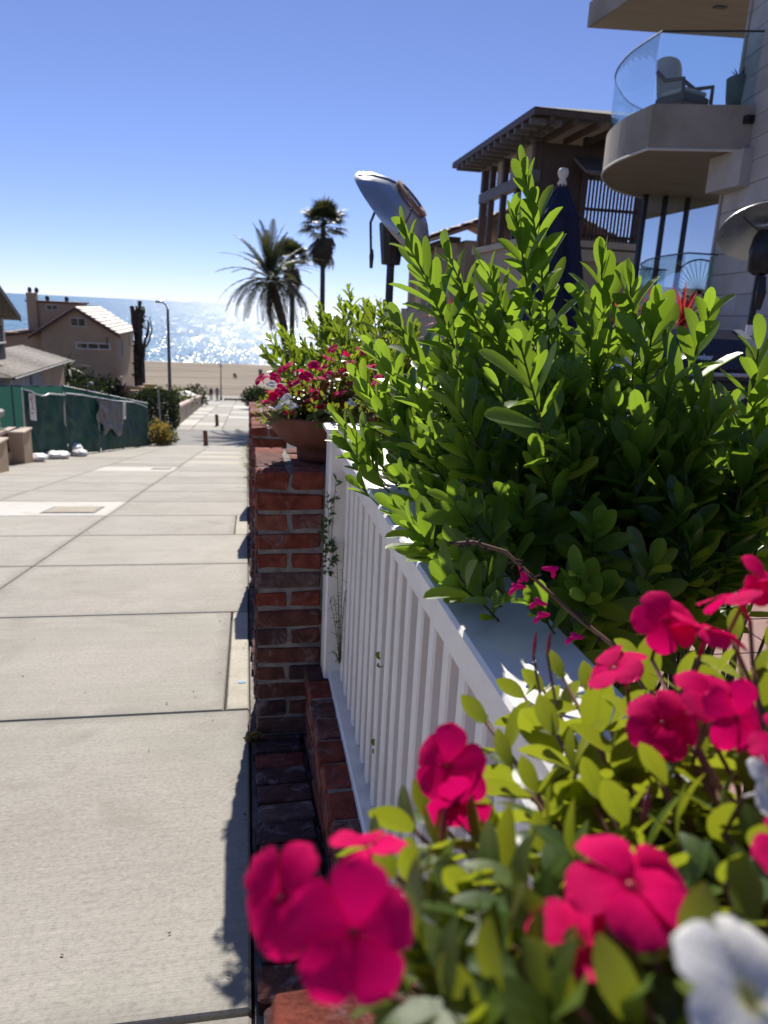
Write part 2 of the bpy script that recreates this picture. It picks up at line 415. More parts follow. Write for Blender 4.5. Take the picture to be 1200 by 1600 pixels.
M['wood_brown'] = m_boards('brown_wood', (0.06, 0.038, 0.030), (0.11, 0.068, 0.052), (4, 4, 0.6))
M['wood_grey'] = plain('sky_grey_wood', (0.17, 0.155, 0.16), 0.7, var=0.2, scale=5)  # timber with the grey reflection of the sky put into its colour
M['stucco_tan'] = plain('tan_stucco', (0.42, 0.335, 0.245), 0.92, var=0.12, scale=1.2, bump=0.5, bscale=70)
M['stucco_lite'] = plain('pale_stucco', (0.55, 0.46, 0.35), 0.92, var=0.1, scale=1.2, bump=0.5, bscale=70)
M['stucco_pink'] = plain('pink_stucco', (0.48, 0.335, 0.205), 0.92, var=0.14, scale=0.5, bump=0.4, bscale=20)
M['roof_tile'] = plain('clay_tile', (0.26, 0.14, 0.095), 0.62, var=0.35, scale=3, rand=17)
M['house_tile'] = plain('glazed_roof_tile', (0.27, 0.17, 0.125), 0.55, var=0.6, scale=2.2, bump=0.5, bscale=5)
M['lid'] = plain('utility_lid', (0.34, 0.30, 0.225), 0.85, var=0.2, scale=12)
M['fascia'] = plain('brown_fascia', (0.10, 0.045, 0.038), 0.7, var=0.25)
M['shingle'] = plain('grey_shingle', (0.20, 0.175, 0.15), 0.85, var=0.35, scale=5, rand=23, bump=0.5, bscale=30)
M['board_grey'] = plain('weathered_board', (0.33, 0.32, 0.32), 0.8, var=0.25, scale=5, rand=23)
M['siding'] = plain('dark_siding', (0.07, 0.062, 0.06), 0.8, var=0.25, scale=3)
M['tan_paint'] = plain('tan_garden_wall', (0.46, 0.345, 0.24), 0.88, var=0.1, scale=3, bump=0.3, bscale=50)
M['gate_red'] = plain('red_brown_gate', (0.14, 0.05, 0.035), 0.6, var=0.2)
M['bag'] = plain('white_bag', (0.72, 0.71, 0.70), 0.55, var=0.1, scale=12, bump=0.3, bscale=30)
M['bollard'] = plain('rusty_bollard', (0.17, 0.075, 0.05), 0.7, var=0.3, scale=6)
M['pole'] = plain('grey_pole', (0.14, 0.135, 0.13), 0.6, 0.3, var=0.2)
M['galv'] = plain('galvanised', (0.50, 0.50, 0.49), 0.45, 0.6, var=0.2, scale=20)
M['sign'] = plain('sign_white', (0.78, 0.77, 0.76), 0.4, var=0.04)
M['ink'] = plain('sign_ink', (0.05, 0.05, 0.06), 0.6); M['red_ink'] = plain('sign_red', (0.50, 0.03, 0.035), 0.6)
M['frond'] = m_leaf('palm_frond', (0.022, 0.034, 0.014), (0.055, 0.075, 0.028), (0.16, 0.17, 0.04), 0.5, 0.25)
M['dry'] = m_leaf('dry_frond', (0.060, 0.046, 0.030), (0.12, 0.09, 0.055), (0.16, 0.11, 0.05), 0.8, 0.2)
M['cordy'] = m_leaf('red_cordyline_leaf', (0.16, 0.018, 0.022), (0.40, 0.05, 0.045), (0.75, 0.08, 0.07), 0.4, 0.4)
M['hedge'] = m_leaf('hedge_leaf', (0.010, 0.020, 0.008), (0.026, 0.042, 0.014), (0.06, 0.09, 0.015), 0.6, 0.22)
M['yshrub'] = m_leaf('yellow_shrub_leaf', (0.08, 0.07, 0.02), (0.22, 0.15, 0.04), (0.45, 0.34, 0.06), 0.6, 0.35)
M['agave'] = m_leaf('agave_leaf', (0.03, 0.07, 0.02), (0.09, 0.15, 0.04), (0.2, 0.32, 0.06), 0.45, 0.25)
M['weed'] = m_leaf('weed_leaf', (0.05, 0.07, 0.02), (0.12, 0.14, 0.04), (0.25, 0.28, 0.05), 0.6, 0.3)
M['glass'] = m_glass('clear_glass', (0.90, 0.97, 0.97), 0.01, 0.35); M['pane'] = m_glass('window_glass', (0.25, 0.33, 0.36), 0.02, 2.4)
M['mirror_pane'] = m_glass('reflective_glass', (0.45, 0.60, 0.66), 0.02, 14)
M['skin'] = plain('skin', (0.40, 0.23, 0.16), 0.6); M['cloth_dark'] = plain('dark_cloth', (0.05, 0.04, 0.045), 0.9); M['cloth_blue'] = plain('grey_blue_cloth', (0.16, 0.19, 0.24), 0.9)
M['blue_plastic'] = plain('blue_plastic', (0.02, 0.06, 0.30), 0.45); M['wicker'] = plain('dark_wicker', (0.16, 0.105, 0.075), 0.7, var=0.4, scale=60, bump=0.6, bscale=120)
M['pot_green'] = plain('grey_green_pot', (0.10, 0.13, 0.11), 0.6, var=0.2)
def m_fabric():
    b = NB('green_windscreen'); c = b.coord('Object'); n1 = b.noise(c, 1.6, 5, 0.6, 0.5); n2 = b.noise(c, 7, 5, 0.7)
    col = b.ramp(n1, [(0.3, (0.010, 0.040, 0.033)), (0.7, (0.022, 0.072, 0.058))])
    col = b.mix(b.ramp(n2, [(0.6, 0.0), (0.8, 0.35)]), col, (0.09, 0.15, 0.13))
    p = b.principled(col, 0.6, 0, b.bump(n2, 0.3, 0.03), 0.3)
    t = b.n('BsdfTranslucent'); t.inputs[0].default_value = (0.012, 0.085, 0.07, 1)
    mx = b.n('MixShader'); mx.inputs[0].default_value = 0.22; b.l(p, mx.inputs[1]); b.l(t.outputs[0], mx.inputs[2])
    return b.done(mx.outputs[0])
M['fabric'] = m_fabric()
def m_fabric2():
    b = NB('backlit_green_windscreen'); c = b.coord('Object'); n1 = b.noise(c, 1.2, 4, 0.6)  # paler copy of the green windscreen, backlight put into its colour
    col = b.ramp(n1, [(0.3, (0.022, 0.065, 0.054)), (0.7, (0.035, 0.090, 0.075))])
    p = b.principled(col, 0.7); t = b.n('BsdfTranslucent'); t.inputs[0].default_value = (0.025, 0.09, 0.072, 1)
    mx = b.n('MixShader'); mx.inputs[0].default_value = 0.5; b.l(p, mx.inputs[1]); b.l(t.outputs[0], mx.inputs[2])
    return b.done(mx.outputs[0])
M['fabric2'] = m_fabric2()
M['tarp'] = plain('grey_torn_tarp', (0.10, 0.10, 0.105), 0.5, var=0.5, scale=5, bump=0.5, bscale=12)
def m_sand():
    b = NB('sand'); c = b.coord('Object'); n1 = b.noise(b.coord('Object', (0.03, 0.12, 1)), 1.0, 6, 0.6); n2 = b.noise(b.coord('Object', (0.4, 0.9, 1)), 1.0, 6, 0.7)
    col = b.ramp(n1, [(0.35, (0.21, 0.175, 0.13)), (0.62, (0.36, 0.30, 0.23))])
    col = b.mix(b.ramp(n2, [(0.4, 0.0), (0.7, 0.4)]), col, (0.22, 0.18, 0.135))
    return b.done(b.principled(col, 0.95, 0, b.bump(n2, 0.9, 0.5), 0.1))
M['sand'] = m_sand()
def m_sea():
    b = NB('sea_water')
    def nz(scale, sc_, det):
        nd = b.n('TexNoise'); nd.inputs['Scale'].default_value = sc_; nd.inputs['Detail'].default_value = det; nd.inputs['Roughness'].default_value = 0.6
        b.l(b.coord('Object', scale), nd.inputs['Vector'])
        sb = b.n('VectorMath', operation='SUBTRACT'); sb.inputs[1].default_value = (0.5, 0.5, 0.5); b.l(nd.outputs['Color'], sb.inputs[0]); return sb.outputs[0]
    def scl(v, k):
        m_ = b.n('VectorMath', operation='MULTIPLY'); m_.inputs[1].default_value = k; b.l(v, m_.inputs[0]); return m_.outputs[0]
    def add(u, v):
        m_ = b.n('VectorMath', operation='ADD'); b.l(u, m_.inputs[0]); b.l(v, m_.inputs[1]); return m_.outputs[0]
    tilt = add(scl(nz((1.8, 0.17, 1), 1.0, 2), (1.5, 1.5, 0)), scl(nz((0.16, 0.016, 1), 1.0, 2), (0.55, 0.55, 0)))
    up = b.n('CombineXYZ'); up.inputs[2].default_value = 1.0
    nm = b.n('VectorMath', operation='NORMALIZE'); b.l(add(tilt, up.outputs[0]), nm.inputs[0])
    c3 = b.coord('Object', (0.004, 0.001, 1))
    col = b.ramp(b.noise(c3, 1.0, 3), [(0.3, (0.035, 0.14, 0.19)), (0.7, (0.050, 0.18, 0.24))])
    p = b.n('BsdfPrincipled'); b.l(col, p.inputs['Base Color']); p.inputs['Roughness'].default_value = 0.25
    p.inputs['IOR'].default_value = 1.33; b.l(nm.outputs[0], p.inputs['Normal'])
    return b.done(p.outputs[0])
M['sea'] = m_sea()
M['foam'] = plain('foam', (0.7, 0.72, 0.72), 0.8, var=0.2, scale=0.3)
M['asphalt'] = plain('asphalt', (0.10, 0.10, 0.10), 0.9, var=0.2, scale=2, bump=0.3, bscale=60)

# =================================================================== THE SETTING
def profile_sheet(name, mat, x0, x1, ys, dz=0.0, nx=1, kind='structure', wob=0.0, xf=None):
    b = MB(); n = nx + 1
    for y in ys:
        for i in range(n):
            x = x0 + (x1 - x0) * i / nx
            z = P(y) + dz + (noise.noise(Vector((x * 0.08, y * 0.08, 3))) * wob if wob else 0)
            b.v.append((x, y, z))
    for j in range(len(ys) - 1):
        for i in range(nx):
            a = j * n + i; b.f.append((a, a + 1, a + n + 1, a + n))
    return tag(b.build(name, mat), kind=kind)
profile_sheet('ground', M['earth'], -160, 160, [-30, 0, 33, 43, 60, 80, 96.5], -0.16, 1)
profile_sheet('beach', M['sand'], -600, 600, [96.4, 101, 104] + list(range(110, 331, 5)), -0.05, 60, wob=0.25)
SEA_Z = -16.62
b = MB(); b.add([(-60000, 225, SEA_Z), (60000, 225, SEA_Z), (60000, 60000, SEA_Z), (-60000, 60000, SEA_Z)], [(0, 1, 2, 3)])
tag(b.build('sea', M['sea']), kind='structure')
# swash line: narrow ragged foam sheet lying on the wet sand
b = MB(); rr = random.Random(4)
N = 160
for k, off in ((0, 0.0),):
    base = len(b.v)
    for i in range(N + 1):
        x = -200 + 400 * i / N
        y = 233.5 + off + 2.2 * noise.noise(Vector((x * 0.03, k * 9.1, 0))) + 1.0 * noise.noise(Vector((x * 0.15, k, 0)))
        wd = 1.2 + 1.1 * noise.noise(Vector((x * 0.07, 5 + k, 0)))
        for q in (-wd, wd): b.v.append((x, y + q, SEA_Z + 0.03 + (0.14 if k else 0.02)))
    for i in range(N):
        a = base + i * 2; b.f.append((a, a + 2, a + 3, a + 1))
tag(b.build('surf_foam', M['foam']), kind='stuff')

# walk street: one structure whose slabs are its pieces
street = tag(profile_sheet('street', M['dirt'], -7.2, 0.20, [-8, 0, 33], -0.045), kind='structure')
ang = -math.atan(SLOPE); CA = math.cos(ang)
slab_cache = {}
def slab(x0, x1, y0, y1, mat, parent=street, gap=0.005, name='slab', dz=0.0):
    key = (round(x1 - x0, 3), round(y1 - y0, 3), mat.name)
    if key not in slab_cache:
        W, L = x1 - x0, (y1 - y0) / CA
        slab_cache[key] = MB().cbox((-W / 2 + gap, -L / 2 + gap, -0.06), (W / 2 - gap, L / 2 - gap, 0.0), 0.006).mesh('slab', mat)
    ym = (y0 + y1) / 2
    return link(name, slab_cache[key], parent, None, ((x0 + x1) / 2, ym, -SLOPE * ym + dz), (ang, 0, 0))
J0, JS = 1.12, 1.49
rs = random.Random(12)
for k in range(-5, 22):
    y0 = J0 + JS * k; y1 = y0 + JS
    if y1 > 33.2: y1 = 33.0
    for (x0, x1) in ((-7.0, -5.1), (-5.1, -3.22), (-3.22, -1.58), (-1.58, 0.012)):
        m_ = M['concrete']
        if k == 5 and x1 <= -1.5 and x0 > -6: m_ = M['concrete_white']
        if k == 10 and x0 == -3.22: m_ = M['concrete_white']
        if k in (12, 14, 16) and x0 == -1.58: m_ = M['concrete_lite']
        if x0 == -1.58 and k == 1:
            slab(x0, -0.085, y0, y1, m_); slab(-0.085, 0.012, y0, y1, M['concrete_lite']); continue
        if x0 == -1.58 and k == 4:
            slab(x0, -0.12, y0, y1, m_); slab(-0.12, 0.012, y0, y1, M['concrete_lite']); continue
        slab(x0, x1, y0, y1, m_)
def cover(px0, px1, py0, py1, label):
    a = [street_pt(px, py) for px in (px0, px1) for py in (py0, py1)]
    x0, x1 = min(p.x for p in a), max(p.x for p in a); y0, y1 = min(p.y for p in a), max(p.y for p in a)
    ym = (y0 + y1) / 2
    t = thing('utility_cover', label, 'manhole', ((x0 + x1) / 2, ym, -SLOPE * ym))
    W, L = (x1 - x0), (y1 - y0)
    MB().cbox((-W / 2, -L / 2, -0.01), (W / 2, L / 2, 0.006), 0.004).build('frame', M['concrete_dark'], t, rot=(ang, 0, 0))
    MB().cbox((-W / 2 + .04, -L / 2 + .04, 0.0), (W / 2 - .04, L / 2 - .04, 0.011), 0.004).build('lid', M['lid'], t, rot=(ang, 0, 0))
def street_pt(px, py):
    r = ray(px, py); t = CZ / (-r.z - SLOPE * r.y); return Vector((0, 0, CZ)) + r * t
cover(84, 148, 792, 802, 'tan concrete utility cover in the pale slab, larger of the two')
cover(240, 266, 731, 733.6, 'small utility cover in the long pale slab further down the walk')

# small blue survey paint mark on the narrow strip by the wall
q_ = street_pt(378, 1066); b = MB(); b.add([(q_.x + dx, q_.y + dy, -SLOPE * (q_.y + dy) + 0.0025) for dx, dy in ((-.016, -.01), (.0, -.016), (.018, -.006), (.014, .012), (-.004, .010), (-.018, .006))], [(0, 1, 2, 3, 4, 5)])
b.build('paint_mark', plain('blue_marking_paint', (0.22, 0.40, 0.52), 0.8, var=0.3, scale=60), street)

# alley and lower walk
alley = tag(MB().build('alley', M['concrete_dark']), kind='structure')
b = MB(); b.add([(-60, 33.0, P(33)), (60, 33.0, P(33)), (60, 39.9, P(39.9)), (-60, 39.9, P(39.9))], [(0, 1, 2, 3)])
alley.data = b.mesh('alley', M['concrete_dark'])
lower = tag(profile_sheet('lower_walk', M['dirt'], -4.6, 0.6, [39.95, 43, 96], -0.05), kind='structure')
yy = 40.0
while yy < 95:
    y1 = min(yy + 3.0, 95.9)
    for x0, x1 in ((-4.5, -2.9), (-2.9, -1.3), (-1.3, 0.55)):
        L = y1 - yy
        me = MB().add([(x0 + .012, yy + .012, P(yy + .012)), (x1 - .012, yy + .012, P(yy + .012)), (x1 - .012, y1 - .012, P(y1 - .012)), (x0 + .012, y1 - .012, P(y1 - .012)),
                       (x0 + .012, yy + .012, P(yy) - .04), (x1 - .012, yy + .012, P(yy) - .04), (x1 - .012, y1 - .012, P(y1) - .04), (x0 + .012, y1 - .012, P(y1) - .04)],
                      [(0, 1, 2, 3), (4, 5, 1, 0), (5, 6, 2, 1), (6, 7, 3, 2), (7, 4, 0, 3)])
        me.build('slab', M['concrete'] if rs.random() > .3 else M['concrete_white'], lower)
    yy = y1
    if yy > 95.8: break
b = MB(); b.box((-300, 96.0, P(96) - 0.5), (300, 101.5, P(96) + 0.02))
tag(b.build('beach_path', M['concrete']), kind='structure')

# patio of the house behind the railing
patio = tag(MB().build('patio', M['mortar']), kind='structure')
b = MB(); b.box((0.42, -3.0, -2.0), (7.5, 8.6, -0.062)); patio.data = b.mesh('patio', M['mortar'])
pm = MB().cbox((-0.147, -0.147, -0.03), (0.147, 0.147, 0.0), 0.004).mesh('paver', M['tile_floor'])
for i in range(9):
    for j in range(24):
        x = 1.25 + i * 0.3; y = -0.9 + j * 0.3
        link('paver', pm, patio, None, (x, y, -0.05 + rs.uniform(-.002, .002)), (0, 0, 0))
b = MB(); b.grid(lambda u, v: (0.42 + 0.70 * u, -0.6 + 2.94 * v, 0.02 + 0.03 * noise.noise(Vector((u * 6, v * 20, 0)))), 8, 30)
tag(b.build('planting_bed', M['soil']), kind='structure')
b = MB(); b.grid(lambda u, v: (0.42 + 0.80 * u, 2.80 + 2.0 * v, -0.18 + 0.03 * noise.noise(Vector((u * 6, v * 20, 7)))), 8, 20)
tag(b.build('planting_bed', M['soil']), kind='structure')

# =================================================================== BRICKWORK
BV = {}
def brick_mesh(w, d, h, mat, v):
    key = (round(w, 3), round(d, 3), round(h, 3), mat.name, v)
    if key not in BV:
        r = random.Random(hash(key[:3]) % 1000 + v * 17)
        b = MB().cbox((-w / 2, -d / 2, -h / 2), (w / 2, d / 2, h / 2), 0.0065)
        b.v = [(x + r.uniform(-.0042, .0042), y + r.uniform(-.0042, .0042), z + r.uniform(-.0034, .0034)) for x, y, z in b.v]
        BV[key] = b.mesh('brick', mat)
    return BV[key]
def brick(parent, p, size, mat, rng, rot=(0, 0, 0)):
    me = brick_mesh(*size, mat, rng.randrange(7))
    j = 0.016
    return link('brick', me, parent, None, p, (rot[0] + rng.uniform(-j, j), rot[1] + rng.uniform(-j, j), rot[2] + rng.uniform(-j, j)))
CH = 0.0685
def brick_pier(x0, y0, ztop, ncourse, label, seed, W=0.45, D=0.45):
    rng = random.Random(seed)
    t = thing('brick_pier', label, 'pier', (x0 + W / 2, y0 + D / 2, ztop - ncourse * CH), 0, 'brick piers along the walk')
    H = ncourse * CH
    MB().box((-W / 2 + .007, -D / 2 + .007, -0.1), (W / 2 - .007, D / 2 - .007, H - 0.008)).build('mortar_core', M['mortar'], t)
    bh = CH - 0.012
    for c in range(ncourse):
        z = (c + 0.5) * CH + 0.003
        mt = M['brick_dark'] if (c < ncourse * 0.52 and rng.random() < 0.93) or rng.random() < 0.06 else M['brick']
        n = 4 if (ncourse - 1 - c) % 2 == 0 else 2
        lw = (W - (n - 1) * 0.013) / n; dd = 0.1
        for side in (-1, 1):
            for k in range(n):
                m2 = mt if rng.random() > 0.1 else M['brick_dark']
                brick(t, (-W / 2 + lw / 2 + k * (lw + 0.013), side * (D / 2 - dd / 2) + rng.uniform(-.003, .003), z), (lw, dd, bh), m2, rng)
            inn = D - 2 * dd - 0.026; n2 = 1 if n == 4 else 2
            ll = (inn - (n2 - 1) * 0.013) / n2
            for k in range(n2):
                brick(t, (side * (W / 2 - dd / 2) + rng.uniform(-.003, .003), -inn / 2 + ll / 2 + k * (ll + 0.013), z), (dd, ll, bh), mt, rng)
        if c == ncourse - 1:
            inn = W - 2 * dd - 0.026
            for k in range(2):
                for q in range(1):
                    brick(t, (-inn / 4 + k * (inn / 2), 0, z), (inn / 2 - .013, D - 2 * dd - .026, bh), M['brick'], rng)
    return t
PX0 = 0.030
PIERS = [(0.014, 0.615, 10, 'brick pier under the bowl of large magenta periwinkles, topmost on the walk'),
         (2.34, 0.615, 15, 'tall red brick pier carrying the terracotta bowl of small red and white flowers'),
         (4.70, 0.385, 17, 'brick pier with a bare sunlit top, next one down behind the flower bowl'),
         (7.06, 0.150, 18, 'weathered brick pier third down the walk, beside the second railing panel below the bowl'),
         (9.42, -0.10, 19, 'last brick pier down the row before the spiky weeds')]
for i, (y0, zt, nc, lb) in enumerate(PIERS):
    brick_pier(PX0 if i else 0.014, y0, zt, nc, lb, 40 + i)

# low brick wall under each railing panel and the brick edging at the foot
def low_wall(y0, y1, ztop, label, seed):
    rng = random.Random(seed)
    t = thing('low_brick_wall', label, 'brick wall', (0.30, (y0 + y1) / 2, ztop), 0, 'low brick walls under the railing')
    L = y1 - y0; zb = -SLOPE * y1 - ztop - 0.12
    MB().box((-0.094, -L / 2 + 0.003, zb), (0.12, L / 2 - 0.003, -0.008)).build('mortar_core', M['mortar'], t)
    n = int(L / 0.112); s = L / n
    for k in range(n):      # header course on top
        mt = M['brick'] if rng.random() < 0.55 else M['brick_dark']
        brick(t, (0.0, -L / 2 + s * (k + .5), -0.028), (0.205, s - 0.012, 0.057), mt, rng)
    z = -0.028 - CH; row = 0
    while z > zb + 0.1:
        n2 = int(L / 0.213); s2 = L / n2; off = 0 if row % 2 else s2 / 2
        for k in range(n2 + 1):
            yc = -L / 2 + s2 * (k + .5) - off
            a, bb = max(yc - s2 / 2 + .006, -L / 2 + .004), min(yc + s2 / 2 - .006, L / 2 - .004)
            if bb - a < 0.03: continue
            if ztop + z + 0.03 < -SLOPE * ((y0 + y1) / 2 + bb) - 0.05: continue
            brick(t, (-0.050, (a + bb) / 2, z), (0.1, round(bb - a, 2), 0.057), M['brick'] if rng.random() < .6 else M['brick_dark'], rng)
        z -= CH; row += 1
    return t
low_wall(0.469, 2.335, -0.066, 'low brick wall under the railing beside the shadowed brick edging', 5)
low_wall(2.795, 4.695, -0.30, 'low brick wall under the railing panel below the terracotta bowl', 6)
low_wall(5.155, 7.055, -0.54, 'low brick wall under the railing panel two piers down', 7)

edging = tag(profile_sheet('brick_edging', M['mortar'], 0.014, 0.205, [-2, 0, 12], -0.030), kind='structure')
rng = random.Random(77); y = -0.6
while y < 9.6:
    inside = any(y0 - 0.02 < y < y0 + 0.47 for (y0, *_q) in PIERS)
    if not inside:
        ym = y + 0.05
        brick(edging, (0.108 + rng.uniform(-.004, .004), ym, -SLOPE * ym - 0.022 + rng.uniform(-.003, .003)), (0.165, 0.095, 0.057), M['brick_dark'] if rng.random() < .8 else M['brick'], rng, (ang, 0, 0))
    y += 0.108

# =================================================================== WHITE RAILING PANELS
bal_cache = {}
def railing(y0, y1, ztop, label, tall=0.78, far_post=True):
    L = y1 - y0
    t = thing('white_railing', label, 'railing', (0.33, (y0 + y1) / 2, ztop - tall - 0.02), 0, 'white railing panels between the piers')
    H = tall + 0.02
    MB().cbox((-0.057, -L / 2 + .002, H - 0.030), (0.083, L / 2 - .002, H), 0.005).build('cap_rail', M['white'], t)
    MB().cbox((-0.040, -L / 2 + .004, H - 0.082), (0.020, L / 2 - .004, H - 0.031), 0.004).build('top_rail', M['white'], t)
    MB().cbox((-0.062, -L / 2 + .003, -0.028), (0.035, L / 2 - .003, 0.022), 0.005).build('bottom_rail', M['white'], t)
    hb = H - 0.083 - 0.023
    if hb not in bal_cache: bal_cache[hb] = MB().cbox((-0.018, -0.018, 0), (0.018, 0.018, hb), 0.004).mesh('baluster', M['white'])
    n = int((L - 0.25) / 0.0885)
    for k in range(n):
        yb = -L / 2 + 0.125 + (L - 0.25) * (k + .5) / n
        link('baluster', bal_cache[hb], t, None, (-0.012, yb + rs.uniform(-.0025, .0025), 0.0225), (rs.uniform(-.003, .003), rs.uniform(-.002, .002), rs.uniform(-.02, .02)))
    for s in (-1, 1):
        if s < 0:
            MB().cbox((-0.078, -0.052, -0.03), (0.026, 0.052, H - 0.032), 0.006).build('post', M['white'], t, loc=(0, s * (L / 2 - 0.054), 0)); continue
        q = MB().cbox((-0.078, -0.052, -0.03), (0.026, 0.052, H + 0.030), 0.006).build('post', M['white'], t, loc=(0, s * (L / 2 - 0.054), 0))
        MB().add([(-0.090, -0.064, H + .031), (0.038, -0.064, H + .031), (0.038, 0.064, H + .031), (-0.090, 0.064, H + .031),
                  (-0.090, -0.064, H + .043), (0.038, -0.064, H + .043), (0.038, 0.064, H + .043), (-0.090, 0.064, H + .043), (-0.026, 0, H + .050)],
                 [(3, 2, 1, 0), (0, 1, 5, 4), (1, 2, 6, 5), (2, 3, 7, 6), (3, 0, 4, 7), (4, 5, 8), (5, 6, 8), (6, 7, 8), (7, 4, 8)]).build('post_cap', M['white'], q)
    return t
railing(0.470, 2.333, 0.734, 'white railing panel between the two planted brick piers, shrub leaning over it')
railing(2.797, 4.693, 0.500, 'white railing panel behind the terracotta flower bowl', 0.78)
railing(5.157, 7.053, 0.265, 'white railing panel two piers below the terracotta bowl', 0.78)

# =================================================================== LEAF TEMPLATES
def leaf_tmpl(widths, ts, fold=0.22, droop=0.12, rows=1):
    v, f = [], []
    for t, wd in zip(ts, widths):
        z = -droop * t * t
        v += [(-wd, t, z + fold * wd), (0, t, z), (wd, t, z + fold * wd)]
    for i in range(len(ts) - 1):
        a = i * 3; f += [(a, a + 1, a + 4, a + 3), (a + 1, a + 2, a + 5, a + 4)]
    return v, f
LEAF = leaf_tmpl([0.015, 0.075, 0.135, 0.185, 0.215, 0.205, 0.13, 0.03], [0, 0.12, 0.28, 0.45, 0.64, 0.82, 0.95, 1.0], 0.28, 0.10)
LEAFB = leaf_tmpl([0.015, 0.08, 0.15, 0.20, 0.225, 0.20, 0.12, 0.02], [0, 0.12, 0.28, 0.45, 0.62, 0.8, 0.94, 1.0], 0.10, -0.08)
LEAFC = leaf_tmpl([0.012, 0.065, 0.12, 0.165, 0.185, 0.175, 0.11, 0.02], [0, 0.12, 0.28, 0.45, 0.64, 0.82, 0.95, 1.0], 0.45, 0.22)
VLEAF = leaf_tmpl([0.02, 0.10, 0.19, 0.235, 0.225, 0.16, 0.07, 0.01], [0, 0.1, 0.28, 0.48, 0.66, 0.83, 0.95, 1.0], 0.22, 0.18)
VLEAFB = leaf_tmpl([0.02, 0.11, 0.20, 0.25, 0.24, 0.17, 0.07, 0.01], [0, 0.1, 0.28, 0.48, 0.66, 0.83, 0.95, 1.0], 0.05, 0.38)
SMALL = leaf_tmpl([0.02, 0.17, 0.22, 0.02], [0, 0.3, 0.65, 1.0], 0.2, 0.1)
BLADE = leaf_tmpl([0.035, 0.04, 0.035, 0.02, 0.002], [0, 0.25, 0.5, 0.78, 1.0], 0.4, 0.10)
BLADE2 = leaf_tmpl([0.035, 0.04, 0.035, 0.02, 0.002], [0, 0.25, 0.5, 0.78, 1.0], 0.4, 0.38)

def bez(a, b, c, n):
    out = []
    for i in range(n + 1):
        t = i / n; out.append(a * (1 - t) ** 2 + b * 2 * t * (1 - t) + c * t * t)
    return out
def shoot_leaves(pts, rng, L0, spacing, leafy, phase=None, flat=0.0):
    """matrices for spirally set leaves along the last `leafy` metres of the centre line, tip upright"""
    segs = [(pts[i + 1] - pts[i]).length for i in range(len(pts) - 1)]; tot = sum(segs)
    out = []; d = max(0.0, tot - leafy); ph = rng.uniform(0, 6.28) if phase is None else phase
    while d <= tot:
        e = d; i = 0
        while i < len(segs) - 1 and e > segs[i]: e -= segs[i]; i += 1
        p = pts[i] + (pts[i + 1] - pts[i]) * (e / max(segs[i], 1e-6)); T = (pts[i + 1] - pts[i]).normalized()
        k = (tot - d) / leafy
        ref = T.orthogonal().normalized(); rad = Quaternion(T, ph) @ ref
        th = R(16 + 50 * min(1, k * 1.25) + rng.uniform(-9, 9))
        ax = T * math.cos(th) + rad * math.sin(th)
        ax = (ax + Vector((0, 0, 0.12))).normalized()
        nm = T * math.sin(th) - rad * math.cos(th)
        nm = Quaternion(ax, rng.uniform(-0.5, 0.5)) @ nm
        L = L0 * (0.55 + 0.5 * min(1.0, k * 3.0)) * rng.uniform(0.82, 1.15)
        out.append(frame(ax, nm, p, (L * rng.uniform(0.74, 1.0), L, L)))
        ph += 2.4 + rng.uniform(-.25, .25); d += spacing * rng.uniform(0.8, 1.2)
    return out
